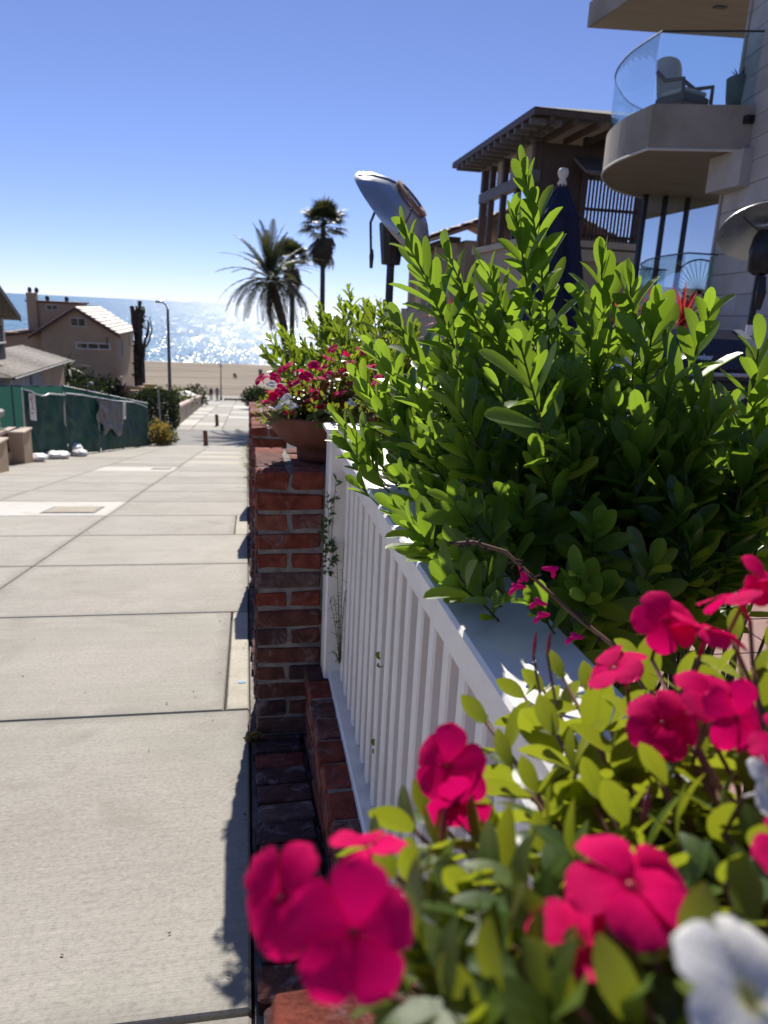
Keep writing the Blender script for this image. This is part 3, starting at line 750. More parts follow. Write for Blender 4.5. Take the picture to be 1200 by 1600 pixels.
def shrub(name, label, cat, root, shoots, rng, mat, L0=0.062, spacing=0.0115, n_parts=300, group=None, stem_r=0.0028, extra_twigs=True, leafr=(0.20, 0.30)):
    t = thing(name, label, cat, root, 0, group)
    allm = []; st = MB()
    for sh_ in shoots:
        base, tip, lean = sh_[:3]; lr = sh_[3] if len(sh_) > 3 else None
        base = Vector(base) - Vector(root); tip = Vector(tip) - Vector(root)
        mid = (base * 0.45 + tip * 0.55) + Vector(lean)
        pts = bez(base, mid, tip, 9)
        st.tube(pts, [stem_r * (2.2 - 1.7 * i / 9) for i in range(10)], 5)
        allm += shoot_leaves(pts, rng, L0, spacing, lr or rng.uniform(*leafr))
    st.build('stem', M['stem'], t)
    cw = Vector((0, 0, CZ)) - Vector(root)
    def clear_of_rail(m):
        for q in (m.translation, m @ Vector((0, 1, 0))):
            x, z = q.x + root[0], q.z + root[2]
            if x < 0.425 and z < 0.742: return False
        return True
    if root[1] < 2.3: allm = [m for m in allm if clear_of_rail(m)]
    allm.sort(key=lambda m: (m.translation - cw).length - 0.25 * rng.random())
    mes = [mesh_of(q, 'leaf', mat) for q in (LEAF, LEAFB, LEAFC)]
    for m in allm[:n_parts]: place('leaf', mes[rng.randrange(3)], m, t)
    rest = allm[n_parts:]
    groups = [[], [], []]
    for m in rest: groups[rng.randrange(3)].append(m)
    tm = (LEAF, LEAFB, LEAFC)
    A = []
    if rest:
        for g, q in zip(groups, tm):
            if g: A.append((g, q))
        # one joined part: the three leaf shapes share vertex counts, so they can sit in one mesh
        objs = [joined('foliage', q, g, mat, t) for g, q in A]
        if len(objs) > 1:
            me = objs[0].data; tot_v = []; tot_f = []; rn = []
            for o in objs:
                n0 = sum(len(x) for x in tot_v)
                co = np.empty(len(o.data.vertices) * 3); o.data.vertices.foreach_get('co', co); tot_v.append(co.reshape(-1, 3))
                vi = np.empty(len(o.data.loops), int); o.data.loops.foreach_get('vertex_index', vi); tot_f.append(vi + n0)
                rv = np.empty(len(o.data.vertices)); o.data.attributes['rnd'].data.foreach_get('value', rv); rn.append(rv)
            V = np.concatenate(tot_v); F = np.concatenate(tot_f); rn = np.concatenate(rn)
            me2 = bpy.data.meshes.new('foliage'); me2.vertices.add(len(V)); me2.vertices.foreach_set('co', V.reshape(-1))
            nf = len(F) // 4; me2.loops.add(len(F)); me2.loops.foreach_set('vertex_index', F)
            me2.polygons.add(nf); me2.polygons.foreach_set('loop_start', np.arange(nf) * 4); me2.polygons.foreach_set('use_smooth', np.ones(nf, bool)); me2.update(calc_edges=True)
            me2.attributes.new('rnd', 'FLOAT', 'POINT').data.foreach_set('value', rn); me2.attributes.new('mid', 'FLOAT', 'POINT').data.foreach_set('value', np.tile([0., 1., 0.], len(V) // 3)); me2.materials.append(mat)
            objs[0].data = me2
            for o in objs[1:]: bpy.data.objects.remove(o)
    return t
def interp(poly, x):
    if x <= poly[0][0]: return poly[0][1]
    for (a, ya), (b_, yb) in zip(poly, poly[1:]):
        if x <= b_: return ya + (yb - ya) * (x - a) / (b_ - a)
    return poly[-1][1]

# =================================================================== THE BIG SHRUB BEHIND THE RAILING
rng = random.Random(2024)
# shoot tips read from the photo: (px, py, distance along the walk, base offset)
TIPS = [(818, 262, 1.34), (806, 335, 1.32), (628, 356, 1.34), (700, 395, 1.40), (668, 440, 1.50), (940, 408, 1.22), (905, 470, 1.15),
        (985, 445, 1.18), (1025, 480, 1.10), (1108, 486, 1.02), (1045, 605, 1.00), (1185, 545, 0.98), 
        (556, 585, 1.72), (600, 560, 1.75), (530, 656, 1.72), (532, 690, 1.66), (560, 720, 1.6), (566, 764, 1.5), (620, 500, 1.55), (590, 640, 1.6),
        (640, 600, 1.45), (745, 560, 1.25), (780, 610, 1.12), (900, 690, 1.02), (842, 725, 1.00), (884, 700, 0.98), (712, 790, 0.98), (735, 805, 0.95),
        (960, 640, 1.0), (1000, 660, 0.95), (1120, 650, 0.95), (690, 560, 1.4), (660, 700, 1.25), (720, 700, 1.15), (980, 740, 1.0), (930, 820, 0.9),
        (700, 880, 0.98), (690, 905, 0.95), (770, 960, 0.85), (740, 930, 0.9), (905, 905, 0.82), (915, 930, 0.8), (840, 950, 0.8), (1180, 700, 0.95), (1060, 790, 0.95),
        (850, 560, 1.2), (930, 560, 1.15), (760, 420, 1.36), (770, 500, 1.3), (650, 760, 1.3), (620, 745, 1.4), (800, 780, 0.98), (1040, 690, .98),(1090,620,1.0),(880,610,1.1),(1150, 690, 1.0), (1192, 640, 1.0), (1120, 730, 1.0), (1170, 770, .98), (1100, 770, 1.0), (1198, 720, .97), (1230, 660, 1.0), (1060, 700, 1.05), (1140, 640, 1.08)]
shoots = []
root = Vector((0.86, 1.42, 0.03))
def base_for(tip, rng):
    return root + Vector((rng.uniform(-0.10, 0.10) + 0.30 * (tip.x - root.x), rng.uniform(-0.25, 0.25) + 0.45 * (tip.y - root.y), -0.02))
for (px, py, Y) in TIPS:
    tip = atY(px, py, Y); base = base_for(tip, rng)
    up = Vector((0, 0, 0.10 * (tip.z - base.z)))
    shoots.append((base, tip, (Vector((root.x, root.y, 0)) - Vector((tip.x, tip.y, 0))) * 0.22 + up, 0.46 if py < 400 else 0.30))
for (px, py) in ((690, 885), (705, 905), (745, 905), (660, 850), (640, 820), (620, 795), (720, 870), (680, 830), (1020, 880), (1080, 850)):
    tip = atZ(px, py, rng.uniform(.775, .83)); base = base_for(tip, rng)      # low growth lying over the cap rail
    shoots.append((base, tip, (Vector((root.x, root.y, 0)) - Vector((tip.x, tip.y, 0))) * 0.10 + Vector((0, 0, 0.16)), 0.24))
OUT = [(530, 700), (575, 640), (640, 520), (700, 500), (760, 500), (830, 500), (900, 520), (960, 570), (1010, 610), (1060, 630), (1150, 620), (1200, 640), (1330, 640)]
LOW = [(530, 720), (620, 760), (720, 900), (800, 960), (960, 960), (1080, 860), (1200, 820), (1330, 800)]
n = 0
while n < 90:
    px = rng.uniform(540, 1330); y0, y1 = interp(OUT, px), interp(LOW, px)
    py = y0 + (y1 - y0) * rng.random() ** 0.85
    Y = rng.uniform(0.95, 2.0)
    if px < 640: Y = rng.uniform(1.45, 1.95)
    tip = atY(px, py, Y)
    if 985 < px < 1185 and py < 655: continue
    if tip.x < 0.36 or tip.z < 0.2 or tip.z > 1.32: continue
    base = base_for(tip, rng)
    shoots.append((base, tip, (Vector((root.x, root.y, 0)) - Vector((tip.x, tip.y, 0))) * 0.2 + Vector((0, 0, 0.06)))); n += 1
n = 0
while n < 30:          # growth leaning out over the railing
    tip = Vector((rng.uniform(0.30, 0.62), rng.uniform(0.98, 1.95), rng.uniform(0.80, 1.06)))
    base = base_for(tip, rng)
    shoots.append((base, tip, (Vector((root.x, root.y, 0)) - Vector((tip.x, tip.y, 0))) * 0.2 + Vector((0, 0, 0.08)))); n += 1
shrub('leafy_shrub', 'large glossy green leafy shrub spilling over the white railing, tallest shoot upright', 'shrub', root, shoots, rng, M['leaf'], 0.084, 0.0122)

# a few leaves poking out between the balusters
rng = random.Random(8)
for lab, px, py, Y in (('short leafy twig poking through the railing near mid height', 590, 1032, 1.18), ('single leaf poking through the railing low down', 582, 1166, 1.06)):
    p = atX(px + 18, py, 0.325)
    t = thing('leaf_sprig', lab, 'leaf', p)
    MB().tube([(0.05, 0.02, -0.01), (0, 0, 0)], 0.0012, 5).build('stem', M['stem'], t)
    for k in range(2):
        place('leaf', mesh_of(LEAF, 'leaf', M['leaf']), frame(Vector((-0.75, -0.25, 0.55 - 0.75 * k)), Vector((-0.3, -0.8, 0.4)), (0, 0, 0), 0.042 - 0.01 * k), t)

# the same kind of shrub behind the second panel
rng = random.Random(31)
root2 = Vector((0.85, 3.9, -0.18)); shoots = []
TIPS2 = [(545, 452, 3.9), (530, 470, 3.8), (570, 470, 4.0), (600, 478, 4.0), (500, 482, 3.7), (478, 500, 3.6), (420, 528, 3.4), (440, 515, 3.5), (620, 500, 3.9), (590, 470, 4.1), (558, 490, 3.6),
         (515, 500, 3.6), (450, 540, 3.4), (470, 530, 3.5), (635, 520, 3.8), (410, 545, 3.3), (430, 560, 3.2)]
for (px, py, Y) in TIPS2:
    tip = atY(px, py, Y); shoots.append((root2 + Vector((rng.uniform(-.2, .2), rng.uniform(-.3, .3), 0)), tip, (0, 0, 0.15)))
n = 0
while n < 110:
    px = rng.uniform(420, 650); top = interp([(410, 545), (440, 525), (500, 492), (545, 475), (600, 485), (650, 500)], px)
    py = rng.uniform(top, 640); Y = rng.uniform(3.1, 4.5); tip = atY(px, py, Y)
    if tip.x < 0.3 or tip.z < 0.1: continue
    shoots.append((root2 + Vector((rng.uniform(-.25, .25), rng.uniform(-.4, .4), 0)), tip, (0, 0, 0.1))); n += 1
shrub('leafy_shrub', 'smaller backlit green shrub behind the terracotta bowl of flowers', 'shrub', root2, shoots, rng, M['leaf2'], 0.070, 0.0125, leafr=(0.22, 0.32))

# =================================================================== PERIWINKLES
def petal_tmpl(curl, wave, seed):
    rg_ = random.Random(seed)
    ts = [0.0, 0.12, 0.26, 0.42, 0.58, 0.74, 0.88, 0.97, 1.0]; wl = [0.05, 0.09, 0.19, 0.31, 0.40, 0.43, 0.37, 0.22, 0.05]; wr = [0.05, 0.11, 0.24, 0.38, 0.46, 0.47, 0.38, 0.22, 0.06]
    v, f = [], []
    for i, (t, a, c) in enumerate(zip(ts, wl, wr)):
        z = 0.12 * math.sin(t * 2.6) - curl * t ** 3
        for k, q in enumerate((-1, -.62, -.25, .08, .45, .8, 1.0)):
            x = q * (a if q < 0 else c)
            zz = z + 0.05 * x - 0.30 * curl * x * x + wave * math.sin(q * 5 + i * .9 + seed) * t + (-0.028 * t if k == 3 else 0)
            v.append((x, t * (1 - .05 * q * q), zz))
    for i in range(len(ts) - 1):
        for k in range(6): q = i * 7 + k; f.append((q, q + 1, q + 8, q + 7))
    return v, f
PET = [petal_tmpl(.06, .012, 1), petal_tmpl(.16, .022, 2), petal_tmpl(-.06, .018, 3), petal_tmpl(.22, .030, 4)]
petal_me = {k: [mesh_of(q, 'petal', M[k]) for q in PET] for k in ('petal', 'petal_w')}
def flower_base(r):
    b = MB(); b.tube([(0, 0, 0.02), (0, 0, -0.35), (0, 0, -0.75)], [0.06, 0.05, 0.045], 6)
    b.lathe([(0.0, 0.035), (0.05, 0.045), (0.085, 0.03)], 8); return b
fb_p = flower_base(1).mesh('flower', M['petal'], True); fb_w = flower_base(1).mesh('flower', M['petal_w'], True)
eye_me = {'petal': MB().lathe([(0.001, 0.062), (0.05, 0.06), (0.07, 0.04)], 8).mesh('eye', M['eye'], True),
          'petal_w': MB().lathe([(0.001, 0.062), (0.05, 0.06), (0.07, 0.04)], 8).mesh('eye', plain('yellow_eye', (0.65, 0.50, 0.06), 0.6), True)}
def flower(parent, pos, normal, r, kind, rng, curl=0.0):
    nz = Vector(normal).normalized(); x = nz.orthogonal().normalized(); x = Quaternion(nz, rng.uniform(0, 6.28)) @ x
    Mx = frame(x, nz, pos, r)
    o = place('flower', fb_p if kind == 'petal' else fb_w, Mx, parent)
    for k in range(5):
        a = k * 2 * math.pi / 5
        Mp = Matrix.Rotation(a, 4, 'Z') @ Matrix.Rotation(R(rng.uniform(-15, 6) + curl), 4, 'X') @ Matrix.Translation((0, 0.02, 0.02 + 0.012 * (k % 2)))
        place('petal', petal_me[kind][rng.randrange(4)], Mp, o)
    place('eye', eye_me[kind], Matrix.Identity(4), o)
    return o
def bowl(parent, r, h):
    b = MB(); b.lathe([(0.001, 0.0), (r * 0.42, 0.0), (r * 0.43, 0.02), (r * 0.44, h * .26), (r * 0.60, h * .33), (r * .80, h * .52), (r * .94, h * .76), (r * .995, h * .95), (r, h), (r * .965, h * 1.005), (r * .93, h * .97), (r * .80, h * .72), (0.001, h * .70)], 40)
    o = b.build('bowl', M['terracotta'], parent, True)
    MB().lathe([(0.001, h * .9), (r * .6, h * .89), (r * .91, h * .86)], 28).build('soil', M['soil'], parent, True)
    return o
def dome_shoot(t, c, tip, rng, L0, pairs, st, out, rev=False):
    base = Vector((c.x + (tip.x - c.x) * .35, c.y + (tip.y - c.y) * .35, c.z))
    mid = base * .5 + tip * .5 + Vector((0, 0, 0.25 * (tip - base).length * 0.3))
    pts = bez(base, mid, tip, 6)
    st.tube(pts, [0.0028, 0.0026, 0.0024, 0.0022, 0.002, 0.0018, 0.0014], 5)
    az = rng.uniform(0, 6.28)
    for k in range(pairs):
        u = 1.0 - 0.155 * k; i = max(0, min(5, int(u * 6 - 1e-6))); e = u * 6 - i
        p = pts[i] + (pts[i + 1] - pts[i]) * e; T = (pts[i + 1] - pts[i]).normalized()
        for s in (0, math.pi):
            ref = Quaternion(T, az + s + rng.uniform(-.3, .3)) @ T.orthogonal().normalized()
            th = R(28 + 22 * k + rng.uniform(-14, 16)); th = min(th, R(100))
            ax = T * math.cos(th) + ref * math.sin(th); nm = T * math.sin(th) - ref * math.cos(th)
            L = L0 * (0.55 + 0.2 * min(k, 2.4)) * rng.uniform(.8, 1.2)
            out.append(frame(ax, nm, p, (L * rng.uniform(.9, 1.15), L, L)))
        az += math.pi / 2 + rng.uniform(-.2, .2)

# near bowl, on the pier beside the camera
rng = random.Random(555)
PB = Vector((0.262, 0.185, 0.618))
t = thing('potted_periwinkle', 'blurred bowl of large magenta and white periwinkles on the topmost brick pier', 'flower pot', PB)
bowl(t, 0.17, 0.155)
st = MB(); leaves = []
NT = [(650, 1300, .42), (620, 1370, .36), (690, 1290, .44), (760, 1330, .40), (800, 1200, .50), (760, 1130, .56), (820, 1090, .60), (880, 1060, .60), (870, 1150, .52), (900, 1210, .48), (960, 1180, .50),
      (1000, 1130, .52), (1060, 1080, .54), (1150, 1000, .58), (1120, 1050, .55), (1180, 1080, .52), (1190, 1170, .47), (1100, 1180, .48), (1040, 1230, .45), (980, 1290, .42), (860, 1290, .43), (900, 1340, .38),
      (820, 1390, .36), (740, 1400, .36), (680, 1420, .34), (660, 1480, .31), (720, 1500, .31), (800, 1480, .32), (880, 1480, .32), (960, 1480, .32), (1060, 1460, .34), (1130, 1380, .37), (1190, 1340, .40),
      (1180, 1450, .35), (1100, 1540, .30), (1000, 1560, .30), (900, 1570, .29), (780, 1570, .29), (700, 1570, .29), (640, 1560, .30), (1180, 1250, .44), (1000, 1390, .37), (850, 1080, .62), (1000, 1030, .60), (930, 1090, .58),
      (610, 1440, .34), (600, 1330, .40), (760, 1450, .33), (840, 1530, .30), (930, 1420, .35), (680, 1520, .31), (640, 1600, .30), (760, 1600, .29), (880, 1610, .29), (1000, 1610, .29), (1020, 1500, .32), (820, 1430, .34), (900, 1400, .36), (780, 1380, .37), (720, 1450, .33), (860, 1340, .40), (940, 1250, .46), (1080, 1390, .37), (1240, 1100, .5), (1240, 1250, .46), (1260, 1420, .38), (1240, 1000, .58), (700, 1340, .40), (740, 1250, .47), (840, 1240, .47), (1130, 1280, .43), (1060, 1320, .41)]
pc = Vector((0, 0, 0.13))
for (px, py, d) in NT:
    tip = atD(px, py, d * 1.12) - PB
    dome_shoot(t, pc, tip, rng, 0.054, 5, st, leaves)
for k in range(80):
    a = rng.uniform(0, 6.28); q = rng.random() ** .5
    tip = Vector((0.05 + 0.25 * q * math.cos(a), 0.03 + 0.24 * q * math.sin(a), 0.13 + 0.11 * (1 - q * q) * rng.uniform(.6, 1.1)))
    pw = tip + PB
    if (pw - Vector((0, 0, CZ))).length < 0.30 or pw.x < 0.09: continue
    dome_shoot(t, pc, tip, rng, 0.048, 3, st, leaves)
leaves = [m for m in leaves if ((m.translation + PB) - Vector((0, 0, CZ))).length > 0.235]
leaves.sort(key=lambda m: ((m.translation + PB) - Vector((0, 0, CZ))).length)
vl = [mesh_of(VLEAF, 'leaf', M['vleaf']), mesh_of(VLEAFB, 'leaf', M['vleaf'])]
for m in leaves[:300]: place('leaf', vl[rng.randrange(2)], m, t)
if leaves[300:]: joined('foliage', VLEAF, leaves[300:], M['vleaf'], t)
# flowers: px, py, distance, facing (world), radius
cdir = lambda px, py: -(ray(px, py).normalized())
FL = [(552, 1455, .28, (0.10, -0.66, 0.62), .0225, 'petal'), (440, 1402, .325, (-0.60, -0.45, 0.62), .0215, 'petal'), (578, 1325, .37, (-0.1, 0.30, 0.92), .019, 'petal'),
      (700, 1195, .47, (-0.55, -0.55, 0.55), .0245, 'petal'), (715, 1255, .46, (0.1, -0.95, -.05), .022, 'petal'),
      (905, 1470, .345, (-0.35, 0.05, 0.95), .023, 'petal'), (985, 1385, .345, (0.1, -0.1, 0.99), .027, 'petal'), (1030, 1400, .36, (.3, -.6, .7), .020, 'petal'),
      (1035, 1130, .52, (-0.25, -0.55, 0.75), .0245, 'petal'), (1120, 1095, .50, (0.1, -0.25, 0.95), .027, 'petal'), (1150, 1120, .48, (.2, -.8, .5), .022, 'petal'),
      (960, 1045, .56, (-0.6, 0.1, 0.75), .025, 'petal'), (1040, 970, .56, (-0.2, -0.65, 0.7), .024, 'petal'), (1105, 985, .55, (0.2, 0.1, 0.95), .027, 'petal'), (1150, 930, .55, (-.3, 0.55, .75), .027, 'petal'), (1200, 915, .56, (.4, -.5, .7), .025, 'petal'),
      (1165, 1560, .26, (0.25, -0.45, 0.85), .0225, 'petal_w'), (1200, 1235, .44, (.5, -.5, .6), .018, 'petal_w'), (1240, 1180, .46, (.3, -.3, .9), .024, 'petal'), (1260, 1360, .38, (.3, -.3, .9), .024, 'petal')]
for (px, py, d, nm, r, kd) in FL:
    p = atD(px, py, d) - PB
    flower(t, p, nm, r, kd, rng)
    st.tube([p - Vector(nm).normalized() * r * 0.7, p - Vector(nm).normalized() * r * 1.1 - Vector((0, 0, .02)), (p * .6 + pc * .4)], 0.0016, 5)
for (px, py, d) in ((833, 1028, .62), (855, 1028, .62)):
    a_, c_ = atD(px, py, d) - PB, atD(px + 14, py + 75, d * .97) - PB; st.tube([a_ + Vector((0, 0, .002)), (a_ + c_) * .5, c_], .0013, 5)
st.build('stem', M['rstem'], t)
bm_ = MB().lathe([(0.001, 0), (0.25, .2), (.33, .5), (.2, .85), (.001, 1)], 7).mesh('bud', M['bud'], True)
for (px, py, d) in ((833, 1028, .62), (855, 1028, .62), (690, 1320, .43), (1005, 1290, .42)):
    p = atD(px, py, d) - PB; place('bud', bm_, frame((0.5, 0, 0), (0, -1, 0), p, 0.001) if False else Matrix.Translation(p) @ Matrix.Diagonal((.0055, .0055, .024, 1)), t)

# bowl on the second pier
rng = random.Random(91)
PB2 = Vector((0.255, 2.565, 0.618))
t = thing('potted_periwinkle', 'wide terracotta bowl of small red and white flowers on a brick pier', 'flower pot', PB2)
bowl(t, 0.190, 0.158)
st = MB(); leaves = []
ctr = Vector((0, 0, 0.12))
for k in range(120):
    a = rng.uniform(0, 6.28); q = rng.random() ** .5
    tip = Vector((0.24 * q * math.cos(a) + 0.03, 0.24 * q * math.sin(a), 0.19 + (0.16 + 0.06 * math.cos(a)) * (1 - q * q) * rng.uniform(.5, 1.1)))
    dome_shoot(t, ctr, tip, rng, 0.036, 4, st, leaves)
for k in range(40):      # growth hanging over the rim
    a = rng.uniform(0, 6.28)
    tip = Vector((0.215 * math.cos(a), 0.215 * math.sin(a), rng.uniform(0.12, 0.19)))
    dome_shoot(t, ctr + Vector((0, 0, .04)), tip, rng, 0.032, 3, st, leaves)
st.build('stem', M['stem'], t)
leaves.sort(key=lambda m: m.translation.y)
for m in leaves[:300]: place('leaf', vl[rng.randrange(2)], m, t)
joined('foliage', VLEAF, leaves[300:], M['vleaf'], t)
FL2 = [(520, 545), (513, 560), (566, 548), (542, 553), (505, 575), (548, 568), (465, 580), (490, 570), (478, 588), (500, 592), (522, 588), (513, 600), (578, 572), (590, 590), (617, 582), (622, 605), (624, 597), (480, 605), (475, 615),
       (430, 590), (408, 592), (440, 610), (426, 622), (432, 618), (420, 630), (468, 628), (485, 625), (505, 632), (512, 636), (536, 635), (560, 640), (582, 640), (480, 636), (450, 572), (460, 598), (535, 580), (556, 600), (600, 612), (545, 618), (498, 612)] + [(rng.uniform(425, 620), rng.uniform(575, 640)) for _ in range(22)]
for i, (px, py) in enumerate(FL2):
    Y = 2.45 + 0.002 * (640 - py) + rng.uniform(-.05, .05)
    p = atY(px, py, Y) - PB2
    flower(t, p, (rng.uniform(-.6, .4), rng.uniform(-.7, .3), 0.8), rng.uniform(.021, .028), 'petal', rng)
for (px, py) in ((424, 600), (436, 634), (450, 628), (447, 622), (425, 637), (458, 634), (550, 630), (515, 640), (540, 645)):
    p = atY(px, py, 2.40) - PB2
    flower(t, p, (rng.uniform(-.6, .4), rng.uniform(-.9, .0), 0.7), rng.uniform(.015, .02), 'petal_w', rng)

# =================================================================== SAGE SPIKE AND SMALL WEEDS
rng = random.Random(70)
t = thing('pink_sage', 'arching brown sage stalk with small pink tubular flowers in front of the shrub', 'flower', (0.50, 0.42, 0.03))
o0 = Vector(t.location)
SP = [Vector((0, 0, 0)), atY(1040, 1120, .60) - o0, atY(960, 1010, .66) - o0, atY(890, 955, .72) - o0, atY(830, 900, .77) - o0, atY(790, 862, .80) - o0, atY(740, 848, .82) - o0, atY(705, 850, .83) - o0]
MB().tube(SP, [.003, .0028, .0025, .0023, .0021, .0022, .003, .0022], 6).build('stalk', M['rstem'], t)
bt = MB().tube([(0, 0, 0), (0, .4, .05), (0, .75, .12), (0, 1.0, .3)], [.10, .16, .2, .12], 7).tube([(0, .7, 0), (0, .95, -.22), (0, 1.05, -.5)], [.12, .16, .1], 6).mesh('flower', M['petal_s'], True)
for (px, py, Y, ax) in ((857, 890, .765, (.9, .1, -.25)), (812, 918, .77, (-.95, -.2, .0)), (845, 943, .745, (-.9, -.2, .25)), (850, 962, .74, (-.8, -.3, .05)), (902, 996, .70, (-.9, -.2, .15)), (815, 895, .785, (.3, -.2, -.9)), (965, 1190, .62, (.3, 0, -.8)), (975, 1165, .62, (-.3, 0, -.8))):
    p = atY(px, py, Y) - o0; place('flower', bt, frame(ax, (0, -.3, 1), p - Vector(ax).normalized() * .008, .0185), t)
cal = MB().lathe([(0.001, 0), (0.3, .15), (.35, .6), (.15, 1.0)], 6).mesh('calyx', M['bark'], True)
for i in range(34):
    u = rng.uniform(2.2, 6.95); k = int(u); p = SP[k] + (SP[k + 1] - SP[k]) * (u - k)
    dvec = Vector((rng.uniform(-1, 1), rng.uniform(-1, 1), rng.uniform(-1, 1))).normalized()
    place('calyx', cal, Matrix.Translation(p) @ dvec.to_track_quat('Z', 'Y').to_matrix().to_4x4() @ Matrix.Diagonal((.005, .005, .010 if u < 5.5 else .007, 1)), t)

def weed(label, anchor, n, spread, leafL, mat, seed, wisp=0.12, tm=SMALL, drop=0.3, name='weed'):
    rg = random.Random(seed); t = thing(name, label, 'weed', anchor); st = MB(); ms = []
    for k in range(n):
        e = Vector((rg.uniform(-1, 1) * spread[0], rg.uniform(-1, 1) * spread[1], rg.uniform(0.1, 1) * spread[2]))
        pts = bez(Vector((0, 0, 0)), e * .5 + Vector((0, 0, drop * abs(e.z))), e, 6)
        st.tube(pts, [.0011] * 6 + [.0006], 4)
        for i in range(1, 7):
            for s in range(3):
                d = Vector((rg.uniform(-1, 1), rg.uniform(-1, 1), rg.uniform(-.4, 1))).normalized()
                ms.append(frame(d, (rg.uniform(-1, 1), -.5, 1), pts[i] + (pts[i - 1] - pts[i]) * rg.random(), leafL * rg.uniform(.6, 1.3)))
    st.build('stem', M['stem'], t); joined('leaves', tm, ms, mat, t)
    return t
weed('wispy green weed growing up through the railing beside the pier', (0.295, 2.16, 0.02), 16, (.07, .10, .50), .020, M['weed'], 3, tm=BLADE)
weed('thin leafy vine climbing the white post beside the terracotta bowl', (0.262, 2.235, 0.30), 9, (.045, .04, .42), .024, M['agave'], 5)
weed('tiny weed on the bare top of the second pier down', (0.15, 4.78, 0.385), 7, (.06, .05, .07), .016, M['weed'], 6)
weed('small yellow-green weed in the crack at the foot of the pier', (0.022, 2.315, -0.345), 9, (.03, .03, .045), .016, M['yshrub'], 7)

# dry bits blown along the walk
rg = random.Random(17); ms = []
for k in range(150):
    y = rg.uniform(.9, 9); x = -rg.random() ** 2.2 * 2.6 + .0
    a = rg.uniform(0, 6.28); ms.append(frame((math.cos(a), math.sin(a), rg.uniform(-.1, .3)), (rg.uniform(-.4, .4), rg.uniform(-.4, .4), 1), (x, y, -SLOPE * y + .004), rg.uniform(.006, .017)))
joined('leaf_litter', SMALL, ms, M['dry'])

# =================================================================== generic foliage clouds
CL5 = leaf_tmpl([0.03, 0.26, 0.30, 0.03], [0, 0.35, 0.7, 1.0], 0.3, 0.15)
def cloud_mats(n, fn, size, rng):
    out = []
    for _ in range(n):
        p, out_dir = fn(rng)
        d = (out_dir + Vector((rng.uniform(-1, 1), rng.uniform(-1, 1), rng.uniform(-.6, 1.1)))).normalized()
        out.append(frame(d, (rng.uniform(-1, 1), rng.uniform(-1, 1), rng.uniform(0, 1)), p, size * rng.uniform(.6, 1.4)))
    return out
def ell(rx, ry, rz, lumps=0.25, seed=0.0, zc=None):
    zc = rz if zc is None else zc
    def fn(rng):
        while True:
            d = Vector((rng.uniform(-1, 1), rng.uniform(-1, 1), rng.uniform(-1, 1)))
            if 0.05 < d.length < 1: break
        d.normalize(); k = (rng.random() ** 0.4) * (1 + lumps * noise.noise(d * 2.3 + Vector((seed, 0, 0))))
        return Vector((d.x * rx * k, d.y * ry * k, zc + d.z * rz * k)), d
    return fn
def boxfn(x, y, z):
    def fn(rng):
        p = [rng.uniform(-x, x), rng.uniform(-y, y), rng.uniform(0, z)]
        k = rng.randrange(3); d = [0, 0, 0]
        if rng.random() < .75:
            if k == 0: s = rng.choice((-1, 1)); p[0] = s * x * rng.uniform(.9, 1.03); d[0] = s
            elif k == 1: s = rng.choice((-1, 1)); p[1] = s * y * rng.uniform(.9, 1.03); d[1] = s
            else: p[2] = z * rng.uniform(.92, 1.04); d[2] = 1
        return Vector(p), Vector(d)
    return fn
def bush(name, label, cat, loc, fn, n, size, mat, seed, trunk=0.5, group=None):
    rg = random.Random(seed); t = thing(name, label, cat, loc, 0, group)
    b = MB()
    for k in range(5):
        a = rg.uniform(0, 6.28); e = Vector((math.cos(a), math.sin(a), 0)) * trunk * .5
        b.tube([(0, 0, -.1), (e.x * .4, e.y * .4, trunk * .5), (e.x, e.y, trunk)], [.03, .02, .008], 5)
    b.build('trunk', M['bark'], t)
    joined('crown', CL5, cloud_mats(n, fn, size, rg), mat, t)
    return t

# =================================================================== LEFT SIDE OF THE WALK
# tan garden wall with a red-brown gate between two posts
t = thing('garden_wall', 'tan plastered garden wall posts with a red-brown gate between them', 'garden wall', (-5.1, 17.0, P(17)))
for (x0, x1, y0, y1, zt) in ((-5.60, -4.74, 15.1, 15.75, -1.72), (-5.62, -5.13, 18.25, 18.92, -2.03)):
    p0 = rel(t, (x0, y0, P(y1) - .3)); p1 = rel(t, (x1, y1, zt))
    o = MB().cbox(p0, p1, 0.015).build('post', M['tan_paint'], t)
    MB().cbox((p0.x - .03, p0.y - .03, p1.z + .002), (p1.x + .03, p1.y + .03, p1.z + .05), .01).build('cap', M['stucco_lite'], o)
MB().cbox(rel(t, (-5.55, 15.76, P(18) - .3)), rel(t, (-5.40, 18.24, P(17) + .12)), .01).build('sill_wall', M['tan_paint'], t)
g = MB().cbox(rel(t, (-5.52, 15.78, P(17) + .13)), rel(t, (-5.45, 18.22, P(17) + .62)), .01).build('gate', M['gate_red'], t)
for zz in (.16, .36, .56): MB().cbox(rel(t, (-5.445, 15.80, P(17) + zz)), rel(t, (-5.425, 18.20, P(17) + zz + .03)), .004).build('rail', M['gate_red'], g)
t = thing('stone_pier', 'pale stone pier with an overhanging cap behind the agave', 'pier', (-6.55, 20.0, P(20)))
MB().cbox((-.33, -.3, -.2), (.33, .3, 1.05), .02).build('shaft', M['stone'], t); MB().cbox((-.43, -.4, 1.052), (.43, .4, 1.25), .05).build('cap', M['stone'], t)
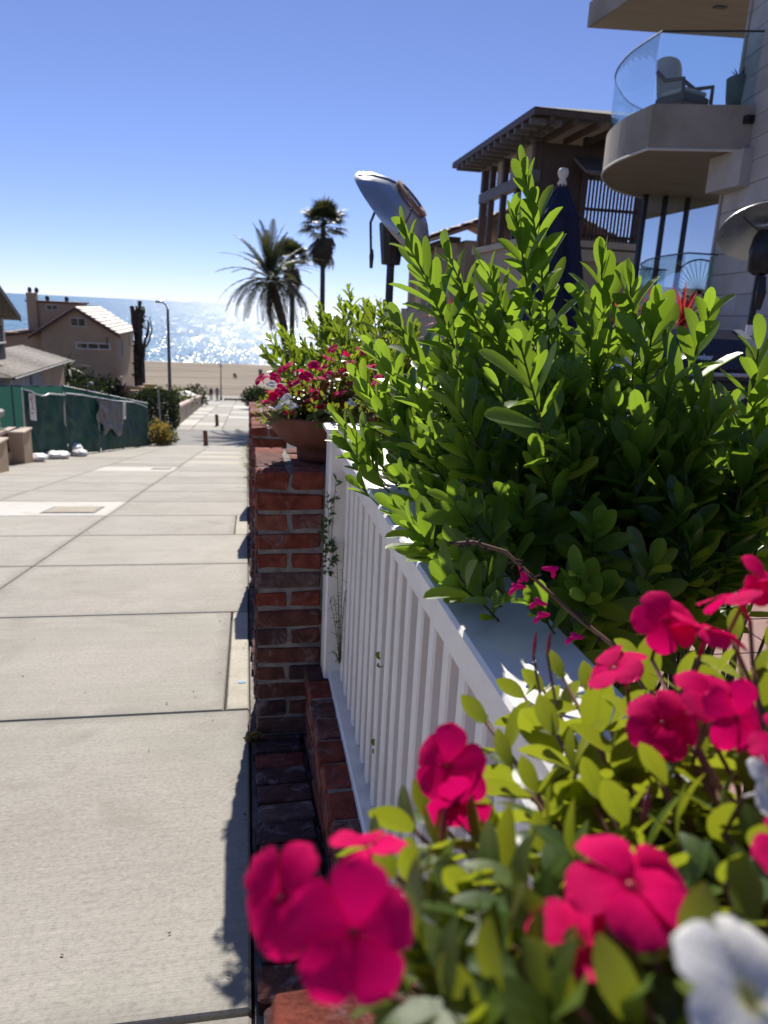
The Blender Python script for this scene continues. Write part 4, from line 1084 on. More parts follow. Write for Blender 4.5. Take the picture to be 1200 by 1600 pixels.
def rosette(name, label, cat, loc, n, L, mat, seed, tm=BLADE, up=(10, 75), wid=1.0, stalk=0.0, group=None):
    rg = random.Random(seed); t = thing(name, label, cat, loc, 0, group)
    mes = [mesh_of(tm, 'leaf', mat), mesh_of(BLADE2, 'leaf', mat)]
    if stalk: MB().tube([(0, 0, 0), (0.02, 0, stalk * .5), (0, 0, stalk)], [.04, .035, .03], 7).build('stalk', M['bark'], t)
    for k in range(n):
        a = k * 2.4 + rg.uniform(-.3, .3); el = R(up[0] + (up[1] - up[0]) * (k / n) + rg.uniform(-8, 8))
        d = Vector((math.cos(a) * math.cos(el), math.sin(a) * math.cos(el), math.sin(el)))
        l = L * rg.uniform(.75, 1.15)
        place('leaf', mes[0 if el > R(45) else 1], frame(d, Vector((0, 0, 1)) - d * d.z + Vector((0, 0, .01)), (0, 0, stalk), (l * wid, l, l)), t)
    return t
rosette('agave', 'green rosette agave behind the tan garden wall', 'agave', (-6.0, 18.4, P(18.4) + .75), 26, .62, M['agave'], 3, up=(5, 70), wid=2.6, stalk=0)

# front construction fence
F0, F1 = Vector((-5.42, 19.0, 0)), Vector((-3.92, 31.1, 0))
def fence_pt(px, py, off=0.0):
    d = (F1 - F0); nrm = Vector((d.y, -d.x, 0)).normalized(); r = ray(px, py); o = Vector((0, 0, CZ))
    tt = (F0 + nrm * off - o).dot(nrm) / r.dot(nrm); return o + r * tt
FN = Vector(((F1 - F0).y, -(F1 - F0).x, 0)).normalized()
def fence_panel(tops, bots, label, seed, extra=None):
    rg = random.Random(seed)
    A = fence_pt(*tops[0]); B = fence_pt(*tops[-1]); base = Vector((A.x, A.y, P(A.y)))
    t = thing('construction_fence', label, 'fence', base, 0, 'screened construction fence panels')
    def fn(u, v):
        px = tops[0][0] + (tops[-1][0] - tops[0][0]) * u
        zt = fence_pt(px, interp(tops, px)); zb = Vector((zt.x, zt.y, P(zt.y) + .03))
        p = zb + (zt - zb) * v
        wv = .09 * noise.noise(Vector((u * 4 + seed, v * 2.2, 0))) + .06 * noise.noise(Vector((u * 9 + v * 4, v * 6, seed))) - .05 * math.sin(math.pi * u)
        return p + FN * wv - base
    MB().grid(fn, 30, 22).build('screen', M['fabric'], t, True)
    tp = [fn(i / 14, 1.0) + Vector((0, 0, .012)) for i in range(15)]
    MB().tube(tp, .021, 6).build('top_rail', M['galv'], t)
    for u in (0.0, 1.0):
        a, c = fn(u, 0) - FN * .04, fn(u, 1) - FN * .04
        MB().tube([a - Vector((0, 0, .05)), c + Vector((0, 0, .04))], .022, 7).build('post', M['galv'], t)
    return t
fence_panel([(36, 609), (71, 620), (78, 616), (100, 618)], None, 'green screened fence panel with the white sign and a sagging top rail', 1)
fence_panel([(101, 615), (130, 618), (152, 622)], None, 'green screened fence panel behind the white sandbags, between the sign and the torn tarp', 2)
fence_panel([(153.5, 622.5), (175, 626), (191, 628)], None, 'green screened fence panel draped with the torn grey tarp', 3)
fence_panel([(192, 628), (212, 629), (231, 637)], None, 'green screened fence panel next to the yellow-green shrub, end of the row', 4)
# torn grey tarp and a white strip on the fence
a = fence_pt(155, 625, .09); t = thing('torn_tarp', 'torn grey plastic tarp hanging on the green fence', 'tarp', a)
def tf(u, v):
    px = 155 + 36 * u; top = 624 + 6 * u; bot = 676 + 6 * math.sin(u * 9) - 18 * (u < .2)
    p = fence_pt(px, top + (bot - top) * v, .09 + .05 * noise.noise(Vector((u * 6, v * 4, 1)))); return p - a
MB().grid(tf, 16, 16).build('sheet', M['tarp'], t, True)
a = fence_pt(194, 630, .09); t = thing('white_strip', 'narrow white strip of cloth hanging on the green fence beside the tarp', 'cloth', a)
MB().grid(lambda u, v: fence_pt(192 + 4.5 * u, 629 + 26 * v, .085 + .02 * math.sin(v * 7)) - a, 3, 8).build('strip', M['bag'], t, True)

def text_mesh(s, size, name, mat, parent, origin, xdir, updir, extrude=0.0008, bold=False):
    cu = bpy.data.curves.new(name, 'FONT'); cu.body = s; cu.size = size; cu.align_x = 'CENTER'; cu.align_y = 'CENTER'; cu.extrude = extrude
    if bold: cu.offset = size * 0.02
    tmp = bpy.data.objects.new('tmp', cu); COL.objects.link(tmp)
    dg = bpy.context.evaluated_depsgraph_get(); me = bpy.data.meshes.new_from_object(tmp.evaluated_get(dg))
    bpy.data.objects.remove(tmp); me.materials.clear(); me.materials.append(mat)
    o = bpy.data.objects.new(name, me); COL.objects.link(o); o.parent = parent
    x = Vector(xdir).normalized(); u = Vector(updir).normalized(); n = x.cross(u)
    o.matrix_local = Matrix(((x.x, u.x, n.x, origin[0]), (x.y, u.y, n.y, origin[1]), (x.z, u.z, n.z, origin[2]), (0, 0, 0, 1)))
    return o
# rental sign on the fence
c4 = [fence_pt(42.5, 614, .10), fence_pt(59, 619, .10), fence_pt(58.5, 657, .10), fence_pt(43.5, 655, .10)]
cc = (c4[0] + c4[1] + c4[2] + c4[3]) * .25; ux = (c4[1] - c4[0]).normalized(); uz = Vector((0, 0, 1))
SW, SH = .38, .66
t = thing('fence_sign', 'white rental sign with a red oval and red number on the green fence', 'sign', cc)
nrm = ux.cross(uz)
def sp(x, z, o=0.0): return ux * x + uz * z + nrm * o
bd = MB(); pts = []
for (cx, cz) in ((SW / 2 - .03, SH / 2 - .03), (-SW / 2 + .03, SH / 2 - .03), (-SW / 2 + .03, -SH / 2 + .03), (SW / 2 - .03, -SH / 2 + .03)):
    a0 = {(1, 1): 0, (-1, 1): 90, (-1, -1): 180, (1, -1): 270}[(1 if cx > 0 else -1, 1 if cz > 0 else -1)]
    for k in range(4): a = R(a0 + k * 30); pts.append((cx + .03 * math.cos(a), cz + .03 * math.sin(a)))
n_ = len(pts); bd.add([sp(x, z, 0) for x, z in pts] + [sp(x, z, .006) for x, z in pts], [tuple(range(n_))[::-1], tuple(range(n_, 2 * n_))] + [(i, (i + 1) % n_, n_ + (i + 1) % n_, n_ + i) for i in range(n_)])
bd.build('board', M['sign'], t)
ring = MB()
N = 28
for k in range(N):
    a0, a1 = 2 * math.pi * k / N, 2 * math.pi * (k + 1) / N
    ring.add([sp(.150 * math.cos(a0), .205 + .088 * math.sin(a0), .0085), sp(.150 * math.cos(a1), .205 + .088 * math.sin(a1), .0085), sp(.132 * math.cos(a1), .205 + .074 * math.sin(a1), .0085), sp(.132 * math.cos(a0), .205 + .074 * math.sin(a0), .0085)], [(0, 1, 2, 3)])
ring.build('oval', M['red_ink'], t)
text_mesh('K&W', .10, 'logo', M['red_ink'], t, sp(0, .205, .008), ux, uz, bold=True)
lines = MB()
for (z, wds) in ((.075, (.05, .05)), (.035, (.06,)), (-.005, (.045, .035)), (-.05, (.09, .08))):
    tw = sum(wds) + .02 * (len(wds) - 1); x = -tw / 2
    for wd in wds: lines.add([sp(x, z, .008), sp(x + wd, z, .008), sp(x + wd, z + .022, .008), sp(x, z + .022, .008)], [(0, 1, 2, 3)]); x += wd + .02
lines.build('small_print', M['ink'], t)
text_mesh('379-1188', .080, 'number', M['red_ink'], t, sp(0, -.15, .008), ux, uz, bold=True)

# sandbags along the foot of the fence
rng = random.Random(15)
for k, (px, py, s, lb) in enumerate(((60, 721, .30, 'flat white sandbag next to the tan wall post'), (82, 717, .34, 'white sandbag lying second from the tan wall post'), (95, 716.5, .34, 'low white sandbag beside the heaped one'), (112, 711, .40, 'tall heaped white sandbag at the fence foot'), (125, 713, .30, 'small white sandbag leaning on the heaped one'))):
    p = street_pt(px, py); tall = .20 if k != 3 else .36
    def bagf(u, v, s=s, tall=tall, k=k):
        a = u * 2 * math.pi; b_ = v * math.pi; d = Vector((math.cos(a) * math.sin(b_), math.sin(a) * math.sin(b_), math.cos(b_)))
        q = 1 + .22 * noise.noise(d * 2.2 + Vector((k * 5, 0, 0))) + .08 * noise.noise(d * 6 + Vector((k * 5, 3, 0)))
        return Vector((d.x * s * .75 * q, d.y * s * q, tall * .5 + d.z * tall * .5 * q))
    o = MB().grid(bagf, 20, 12).build('sandbag', M['bag'], None, True, p, (0, 0, rng.uniform(-.3, .3)))
    tag(o, lb, 'sandbag', 'sandbags at the foot of the fence')

# back fence of the lot, lit from behind
BFP = [Vector((-11.5, 27.8, 0)), Vector((-6.4, 28.0, 0)), Vector((-4.02, 31.6, 0))]; BTZ = [-2.04, -1.97, -2.98]
t = thing('lot_fence', 'backlit green screened fence at the back of the building lot', 'fence', (-7.0, 28.0, -4.4))
o0 = Vector((-7.0, 28.0, -4.4))
for (a, c, za, zc, n) in ((BFP[0], BFP[1], BTZ[0], BTZ[1], 3), (BFP[1], BFP[2], BTZ[1], BTZ[2], 4)):
    for k in range(n):
        u0, u1 = k / n, (k + 1) / n
        def fn(u, v):
            q = u0 + (u1 - u0) * u; p = a + (c - a) * q; zt = za + (zc - za) * q
            return Vector((p.x, p.y + .02 * math.sin(u * 20 + k), zt - 2.2 * (1 - v))) - o0
        MB().grid(fn, 8, 6).build('screen', M['fabric2'], t, True)
        MB().tube([fn(0, 0) + Vector((0, -.04, 0)), fn(0, 1) + Vector((0, -.04, .05))], .03, 6).build('post', M['pole'], t)
        MB().tube([fn(0, 1), fn(1, 1)], .02, 6).build('rail', M['galv'], t)

# shrub at the fence end, hedge, thin post
bush('shrub', 'yellow-green shrub at the end of the green fence', 'shrub', (-3.72, 32.0, P(32)), ell(.55, .75, .45, .4, 2), 900, .13, M['yshrub'], 2, .4)
bush('shrub', 'low grey-green bush on the corner of the alley by the hedge', 'shrub', (-3.35, 32.9, P(33)), ell(.4, .5, .33, .4, 5), 500, .11, M['weed'], 3, .3)
bush('clipped_hedge', 'dark clipped square hedge on the far corner of the alley', 'hedge', (-4.75, 41.6, P(41.6)), boxfn(.95, 1.5, 1.75), 5000, .13, M['hedge'], 4, 1.2)
tag(MB().tube([(-4.25, 38.3, P(38.3)), (-4.32, 38.3, P(38.3) + 2.1)], [.05, .045], 6).build('wooden_post', M['board_grey']), 'thin grey wooden post in front of the dark hedge', 'post')

# tile-coped garden wall of the lower walk
t = thing('coped_wall', 'low tan garden wall topped with curved clay coping tiles', 'garden wall', (-3.78, 43.0, P(43)))
x0, y0, x1, y1 = -3.78, 43.0, -4.45, 80.0
n = 10
b = MB()
for k in range(n):
    ya, yb = y0 + (y1 - y0) * k / n, y0 + (y1 - y0) * (k + 1) / n; xa, xb = x0 + (x1 - x0) * k / n, x0 + (x1 - x0) * (k + 1) / n
    za, zb = P(ya) - P(43), P(yb) - P(43)
    vs_ = [(xa - x0, ya - y0, za - .2), (xb - x0, yb - y0, zb - .2), (xb - x0, yb - y0, zb + .95), (xa - x0, ya - y0, za + .95)]
    vs_ += [(v[0] - .25, v[1], v[2]) for v in vs_]
    b.add(vs_, [(0, 1, 2, 3), (7, 6, 5, 4), (3, 2, 6, 7), (0, 3, 7, 4), (1, 5, 6, 2)])
b.build('wall', M['stucco_tan'], t)
tm_ = MB()
for k in range(9):
    a0 = math.pi * k / 8; tm_.v += [(.22 * math.cos(a0), -.40, .15 * math.sin(a0)), (.26 * math.cos(a0), .40, .18 * math.sin(a0))]
for k in range(8): tm_.f.append((2 * k, 2 * k + 2, 2 * k + 3, 2 * k + 1))
tm_.f += [tuple(range(0, 18, 2)), tuple(range(17, 0, -2))]
tme = tm_.mesh('coping_tile', M['roof_tile'])
for k in range(46):
    u = (k + .5) / 46; yv = y0 + (y1 - y0) * u
    link('coping_tile', tme, t, None, ((x1 - x0) * u - .12, yv - y0, P(yv) - P(43) + .955), (-.097, 0, 0.018))

# street lamp behind the hedge
t = thing('street_lamp', 'tall grey wooden street lamp pole rising behind the hedge', 'street lamp', (-4.62, 47.0, P(47)))
tp = atY(262, 483, 47.0) - Vector(t.location)
MB().tube([(0, 0, -.3), (tp.x * .5, 0, tp.z * .5), (tp.x, 0, tp.z)], [.12, .10, .075], 9).build('pole', M['pole'], t)
MB().tube([(tp.x, 0, tp.z - .1), (tp.x - .1, 0, tp.z + .22), (tp.x - .30, 0, tp.z + .38)], [.05, .045, .04], 6).build('arm', M['pole'], t)
MB().lathe([(.001, .10), (.10, .09), (.17, .02), (.16, -.04), (.001, -.06)], 12, Matrix.Translation((tp.x - .48, 0, tp.z + .38)) @ Matrix.Diagonal((1.5, 1, 1, 1))).build('lamp_head', M['galv'], t, True)

# planting below the lamp
rng = random.Random(22)
for (px, py, Y, rx, rz, mt, lb) in ((250, 632, 50, 1.0, .6, 'hedge', 'dark bush under the street lamp, behind the hedge'), (288, 628, 56, 1.6, .7, 'weed', 'olive bush behind the coped wall by the lamp'), (307, 622, 64, 1.0, .6, 'hedge', 'rounded dark bush behind the coped wall near the beach'), (262, 622, 60, 1.2, .7, 'weed', 'pale green bush beside the small parasol'),
                                    (322, 618, 74, 1.2, .8, 'hedge', 'low dark bush at the lower end of the coped wall')):
    p = atY(px, py, Y); bush('shrub', lb, 'shrub', (p.x - 1.0, Y, P(Y) - .1), ell(rx, rx, rz + .3, .4, Y), 700, .2, M[mt], int(Y), .5)
p = atY(288, 612, 62)
t = thing('parasol', 'small pale parasol in the garden behind the coped wall', 'parasol', (p.x, 62, P(62)))
hz = p.z - P(62)
MB().tube([(0, 0, 0), (0, 0, hz)], .03, 6).build('pole', M['pole'], t); MB().lathe([(1.0, hz - .25), (.55, hz - .02), (.001, hz + .12)], 10).build('canopy', M['cream'], t)

# two rusty bollards in the walk
for (px, py, pt, Y, lb) in ((322, 696, 673, 32.5, 'leaning rust-coloured bollard at the near edge of the alley'), (339.5, 665, 648, 43.0, 'rust-coloured bollard at the far edge of the alley')):
    p = atY(px, py, Y); h = atY(px, pt, Y).z - P(Y)
    t = thing('bollard', lb, 'bollard', (p.x, Y, P(Y)))
    MB().tube([(0, 0, -.1), (-.03, 0, h * .9), (-.033, 0, h - .02)], [.10, .095, .09], 10).build('post', M['bollard'], t, True)
    MB().lathe([(.10, h - .03), (.085, h), (.001, h + .03)], 10, Matrix.Translation((-.033, 0, 0))).build('cap', M['bollard'], t, True)

# =================================================================== HOUSES ON THE LEFT
def wavy_roof(name, mat, parent, p00, p10, p01, nu, nv, amp, waves, steps, thick=.12):
    """p00->p10 along the eave, p00->p01 up the slope"""
    p00, p10, p01 = Vector(p00), Vector(p10), Vector(p01); ex, ey = p10 - p00, p01 - p00; nz = ex.cross(ey).normalized()
    if nz.z < 0: nz = -nz
    def fn(u, v):
        s = v * steps; fr = s - math.floor(s)
        return p00 + ex * u + ey * v + nz * (amp * abs(math.sin(u * waves * math.pi)) + amp * .8 * (1 - fr) + .015 * noise.noise(Vector((u * 40, v * 20, 0))))
    b = MB().grid(fn, nu, nv)
    q = [p00, p10, p10 + ey, p01]; b.add([v - nz * thick for v in q] + [v - nz * .01 for v in q], [(3, 2, 1, 0), (0, 1, 5, 4), (1, 2, 6, 5), (2, 3, 7, 6), (3, 0, 4, 7)])
    return b.build(name, mat, parent)
def window(parent, c, wx, wz, axis='x', panes=1, depth=.06, mat='cream', pane='pane', out=-1):
    """framed window on a wall facing -Y (axis x) or +X (axis y); c = centre on the wall face in parent's space"""
    fw = .07
    def bx(a0, a1, z0, z1, d0, d1):
        if axis == 'x': return ((c[0] + a0, c[1] + min(out * d0, out * d1), c[2] + z0), (c[0] + a1, c[1] + max(out * d0, out * d1), c[2] + z1))
        return ((c[0] + d0, c[1] + a0, c[2] + z0), (c[0] + d1, c[1] + a1, c[2] + z1))
    f = MB()
    f.box(*bx(-wx / 2 - fw, wx / 2 + fw, wz / 2, wz / 2 + fw, 0.001, depth)); f.box(*bx(-wx / 2 - fw, wx / 2 + fw, -wz / 2 - fw, -wz / 2, 0.001, depth * 1.4))
    f.box(*bx(-wx / 2 - fw, -wx / 2, -wz / 2, wz / 2, 0.002, depth)); f.box(*bx(wx / 2, wx / 2 + fw, -wz / 2, wz / 2, 0.002, depth))
    for k in range(1, panes): x = -wx / 2 + wx * k / panes; f.box(*bx(x - .03, x + .03, -wz / 2, wz / 2, 0.003, depth * .8))
    fo = f.build('window', M[mat], parent)
    for k in range(panes):
        a = -wx / 2 + wx * k / panes + (.03 if k else 0); e = -wx / 2 + wx * (k + 1) / panes - (.03 if k < panes - 1 else 0)
        MB().box(*bx(a, e, -wz / 2, wz / 2, .004, .018)).build('pane', M[pane], fo)
    return fo
# pink stucco house
HY = 70.0; HX1, HX0, RX = -11.35, -17.55, -14.6; EZ, RZ = -1.75, 0.22; DEP = 10.5
t = thing('pink_house', 'pink stucco two-storey house with a clay tile gable roof facing the sea', 'house', (HX1, HY, P(HY)))
L0 = Vector(t.location)
def hp(x, y, z): return Vector((x, y, z)) - L0
gz = P(HY) - 1.5
b = MB(); poly = [(HX0, gz), (HX1, gz), (HX1, EZ), (RX, RZ - .15), (HX0, EZ)]
vs_ = [hp(x, HY, z) for x, z in poly] + [hp(x, HY + DEP, z) for x, z in poly]
b.add(vs_, [(0, 1, 2, 3, 4), (9, 8, 7, 6, 5)] + [(i, 5 + i, 5 + (i + 1) % 5, (i + 1) % 5) for i in range(5)])
b.build('wall', M['stucco_pink'], t)
ov = .35; sr = (RZ - EZ) / (RX - HX1); sl2 = (RZ - EZ) / (RX - HX0)
r_ = wavy_roof('roof', M['house_tile'], t, hp(HX1 + ov, HY - ov, EZ + sr * ov), hp(HX1 + ov, HY + DEP + .3, EZ + sr * ov), hp(RX, HY - ov, RZ), 150, 60, .085, 25, 9)
wavy_roof('roof', M['roof_tile'], t, hp(HX0 - .9, HY - ov, EZ - sl2 * .9), hp(HX0 - .9, HY + DEP + .3, EZ - sl2 * .9), hp(RX, HY - ov, RZ), 90, 50, .05, 34, 15)
for (xa, za, xb, zb) in ((HX1 + ov + .02, EZ + sr * (ov + .02), RX, RZ), (HX0 - .95, EZ - sl2 * .95, RX, RZ)):
    a, c = hp(xa, HY - ov - .03, za), hp(xb, HY - ov - .03, zb)
    b = MB(); b.add([a - Vector((0, .05, .26)), c - Vector((0, .05, .26)), c + Vector((0, -.05, .02)), a + Vector((0, -.05, .02)), a + Vector((0, .03, -.26)), c + Vector((0, .03, -.26)), c + Vector((0, .03, .02)), a + Vector((0, .03, .02))],
                    [(0, 1, 2, 3), (7, 6, 5, 4), (0, 3, 7, 4), (1, 5, 6, 2), (3, 2, 6, 7), (0, 4, 5, 1)]); b.build('fascia', M['fascia'], r_)
window(t, hp(RX + .15, HY, -1.05), 1.15, .62, panes=2)
window(t, hp(-13.3, HY, -3.05), 2.7, .42, panes=3, mat='white')
for (yy_, zz, h_) in ((71.2, -3.3, 1.5), (73.2, -3.2, 1.5), (77.5, -2.8, 1.0), (71.6, -6.3, .9)): window(t, (0, yy_ - HY, zz - L0.z), .5, h_, 'y')
b = MB().tube([hp(-12.1, HY - .06, -2.2), hp(-12.1, HY - .06, -3.0)], .05, 6); b.build('drainpipe', M['pole'], t)
# lower wing on its left and the stair tower with pots behind
b = MB(); b.box(hp(-20.9, 70.6, gz), hp(-17.6, 78, -2.15)); b.build('wing_wall', M['stucco_pink'], t)
b = MB(); a, c = hp(-21.2, 70.3, -2.62), hp(-17.3, 70.3, -1.92)
b.add([a, c, c + Vector((0, 8, 0)), a + Vector((0, 8, 0)), a + Vector((0, 0, .18)), c + Vector((0, 0, .18)), c + Vector((0, 8, .18)), a + Vector((0, 8, .18))], [(3, 2, 1, 0), (4, 5, 6, 7), (0, 1, 5, 4), (1, 2, 6, 5), (2, 3, 7, 6), (3, 0, 4, 7)]); b.build('wing_roof', M['fascia'], t)
MB().lathe([(.001, .04), (.22, .04), (.22, 0)], 14, Matrix.Translation(hp(-19.3, 70.6, -4.0)) @ Matrix.Rotation(R(90), 4, 'X')).build('round_vent', M['ink'], t)
MB().box(hp(-20.0, 76.0, -4), hp(-15.6, 80.0, .42)).build('tower_wall', M['stucco_pink'], t)
MB().box(hp(-20.2, 75.8, .422), hp(-15.4, 80.2, .58)).build('tower_coping', M['fascia'], t)
MB().box(hp(-20.05, 75.7, -3), hp(-19.2, 76.4, 1.25)).build('chimney', M['stucco_pink'], t)
for x_ in (-19.8, -19.2, -18.3, -16.6): MB().lathe([(.15, 0), (.2, .25), (.12, .45), (.001, .5)], 8, Matrix.Translation(hp(x_, 76.1, 1.26 if x_ < -19.1 else .59))).build('chimney_pot', M['ink'], t)
window(t, hp(-17.9, 76.0, .0), .9, .4, panes=2)
# dark house at the left edge, its roof sloping down towards the sea
t = thing('dark_shingled_house', 'dark house with a deep sloping eave and white-trimmed window', 'house', (-12.3, 41.9, P(41.9)))
L0 = Vector(t.location)
MB().box(hp(-20, 33.5, P(42) - 1), hp(-12.3, 41.8, -.15)).build('wall', M['siding'], t)
e1 = atX(31, 495, -11.45); e0 = atX(0, 450, -11.45); sl_ = (e0.z - e1.z) / (e0.y - e1.y)
yr = 36.5; zr = e1.z + sl_ * (yr - e1.y)
wavy_roof('roof', M['shingle'], t, hp(-20.5, e1.y, e1.z), hp(-11.45, e1.y, e1.z), hp(-20.5, yr, zr), 40, 44, .02, 22, 18, .20)
wavy_roof('roof', M['shingle'], t, hp(-20.5, 2 * yr - e1.y, e1.z), hp(-11.45, 2 * yr - e1.y, e1.z), hp(-20.5, yr, zr), 40, 44, .02, 22, 18, .20)
b = MB()
for ya, za, yb, zb in ((e1.y, e1.z, yr, zr), (2 * yr - e1.y, e1.z, yr, zr)):
    b.add([hp(-11.44, ya, za - .26), hp(-11.44, yb, zb - .26), hp(-11.44, yb, zb + .04), hp(-11.44, ya, za + .04), hp(-11.39, ya, za - .26), hp(-11.39, yb, zb - .26), hp(-11.39, yb, zb + .04), hp(-11.39, ya, za + .04)],
          [(0, 1, 2, 3), (7, 6, 5, 4), (0, 3, 7, 4), (1, 5, 6, 2), (3, 2, 6, 7), (0, 4, 5, 1)])
b.build('barge_board', M['siding'], t)
b = MB(); poly = [(33.5, -.2), (41.8, -.2), (yr, zr - .25)]
b.add([hp(-12.3, y_, z_) for y_, z_ in poly] + [hp(-12.5, y_, z_) for y_, z_ in poly], [(0, 1, 2), (5, 4, 3), (0, 3, 4, 1), (1, 4, 5, 2), (2, 5, 3, 0)]); b.build('gable_wall', M['siding'], t)
window(t, hp(-12.3, 41.0, -.62), 1.1, 1.35, 'y', mat='white', depth=.12)
b = MB(); z = P(42) - .5
while z < -.5:
    b.box(hp(-12.298, 33.5, z), hp(-12.262, 41.8, z + .14)); z += .17
b.build('siding', M['siding'], t)
# low shingle-roofed outbuilding along the walk
t = thing('board_shed', 'low outbuilding with a grey shingle hip roof and pale vertical boards', 'shed', (-10.6, 36.4, P(36)))
L0 = Vector(t.location)
EZs = -2.58
MB().box(hp(-15.5, 36.6, P(47) - .5), hp(-10.75, 47.4, EZs - .02)).build('wall', M['stucco_pink'], t)
b = MB(); yv = 36.65; rg = random.Random(3)
while yv < 42.2:
    wd = rg.uniform(.16, .30); b.box(hp(-10.745, yv, P(47) - .3), hp(-10.70 + rg.uniform(0, .02), yv + wd - .035, EZs - .05)); yv += wd
b.build('boards', M['board_grey'], t)
MB().box(hp(-10.74, 39.9, P(47)), hp(-10.66, 40.3, EZs - .06)).build('door_gap', M['ink'], t)
b = MB(); xx = -15.3
while xx < -10.8:
    wd = rg.uniform(.16, .30); b.box(hp(xx, 36.55, P(47) - .3), hp(min(xx + wd - .035, -10.76), 36.595, EZs - .05)); xx += wd
b.build('boards', M['board_grey'], t)
wavy_roof('roof', M['shingle'], t, hp(-10.35, 36.2, EZs), hp(-10.35, 47.6, EZs), hp(-13.6, 38.4, EZs + 0.62), 90, 40, .03, 46, 16, .10)
b = MB(); b.add([hp(-10.35, 36.2, EZs), hp(-13.6, 38.4, EZs + 0.62), hp(-16.5, 36.2, EZs)], [(0, 1, 2)]); b.build('hip_end', M['shingle'], t)
MB().tube([hp(-10.30, 36.15, EZs - .05), hp(-10.30, 47.6, EZs - .05)], .05, 6).build('gutter', M['ink'], t)

# planting, bin and terrace walls in front of the pink house
for k, (px, py, Y, rx, rz, lb) in enumerate(((118, 590, 62, 1.3, 1.0, 'dark shrub against the pink house near its left corner'), (145, 597, 64, 1.6, .9, 'dark shrub under the strip window of the pink house'), (170, 602, 65, 1.3, .7, 'dark shrub at the right corner of the pink house'), (130, 608, 58, 2.0, .9, 'low dark planting between the pink house and the lot'))):
    p = atY(px, py, Y); bush('shrub', lb, 'shrub', (p.x, Y, p.z - 1.2 - rz), ell(rx, rx, rz + .6, .5, k * 3.3, zc=1.2), 800, .28, M['hedge'], 60 + k, 1.0)
p = atY(142, 606, 60)
t = thing('blue_bin', 'blue plastic bin with a pale top below the pink house', 'bin', (p.x, 60, p.z - .6)); MB().cbox((-.3, -.3, -.9), (.3, .3, .75), .06).build('body', M['blue_plastic'], t); MB().cbox((-.15, -.15, .76), (.15, .15, 1.05), .05).build('lid', M['sign'], t)
t = thing('terrace_wall', 'stepped pink terrace wall below the columnar tree', 'garden wall', (-9.6, 66, P(66)))
L0 = Vector(t.location)
for (a, c, y_, z1) in ((184, 225, 66, 603), (222, 240, 67, 600), (200, 232, 64.5, 610)):
    pa, pb = atY(a, z1, y_), atY(c, z1, y_); MB().cbox(hp(pa.x, y_, P(66) - 1.0), hp(pb.x, y_ + .5, pa.z), .03).build('wall', M['stucco_pink'], t)
rosette('potted_palm', 'small dark palm growing in front of the pink house', 'palm', tuple(atY(107, 575, 58)), 22, 1.5, M['frond'], 9, tm=BLADE2, up=(0, 80), wid=1.6)
# pruned columnar tree
rg = random.Random(12)
t = thing('pruned_tree', 'dark upright pruned tree with bare stubby limbs beside the pink house', 'tree', (-9.75, 72, P(72)))
L0 = Vector(t.location); b = MB()
def limb(pts, r0, r1):
    pts = [hp(*q) for q in pts]; n = 10; out = []; rad = []
    for i in range(n + 1):
        u = i / n * (len(pts) - 1); k = min(int(u), len(pts) - 2); p = pts[k] + (pts[k + 1] - pts[k]) * (u - k)
        out.append(p + Vector((rg.uniform(-.07, .07), rg.uniform(-.07, .07), 0))); rad.append((r0 + (r1 - r0) * i / n) * rg.uniform(.8, 1.25))
    b.tube(out, rad, 7)
def q72(px, py): p = atY(px, py, 72); return (p.x, 72 + rg.uniform(-.4, .4), p.z)
limb([(-9.75, 72, P(72) - .3), q72(215, 570), q72(214, 520), q72(206, 478)], .42, .22)
limb([(-9.6, 72, P(72)), q72(219, 560), q72(219, 510), q72(219, 470)], .40, .16)
limb([(-9.5, 72, P(72)), q72(222, 570), q72(226, 540), q72(232, 515), q72(231, 500)], .26, .06)
limb([q72(225, 545), q72(233, 535), q72(236, 515), q72(233, 495)], .10, .04)
limb([q72(214, 520), q72(211, 500), q72(212, 478)], .25, .10)
limb([q72(218, 515), q72(223, 495), q72(226, 480)], .14, .05)
limb([q72(219, 520), q72(215, 495), q72(214, 482)], .2, .1)
b.build('trunk', M['bark'], t)
def vine(rng):
    u = rng.random(); px = 211 + 10 * rng.random() + (4 if u < .3 else 0); p = atY(px, 480 + 110 * u, 72)
    return hp(p.x, 72 + rng.uniform(-.5, .5), p.z), Vector((rng.uniform(-1, 1), rng.uniform(-1, 1), 0))
joined('ivy', CL5, cloud_mats(900, vine, .24, rg), M['hedge'], t)

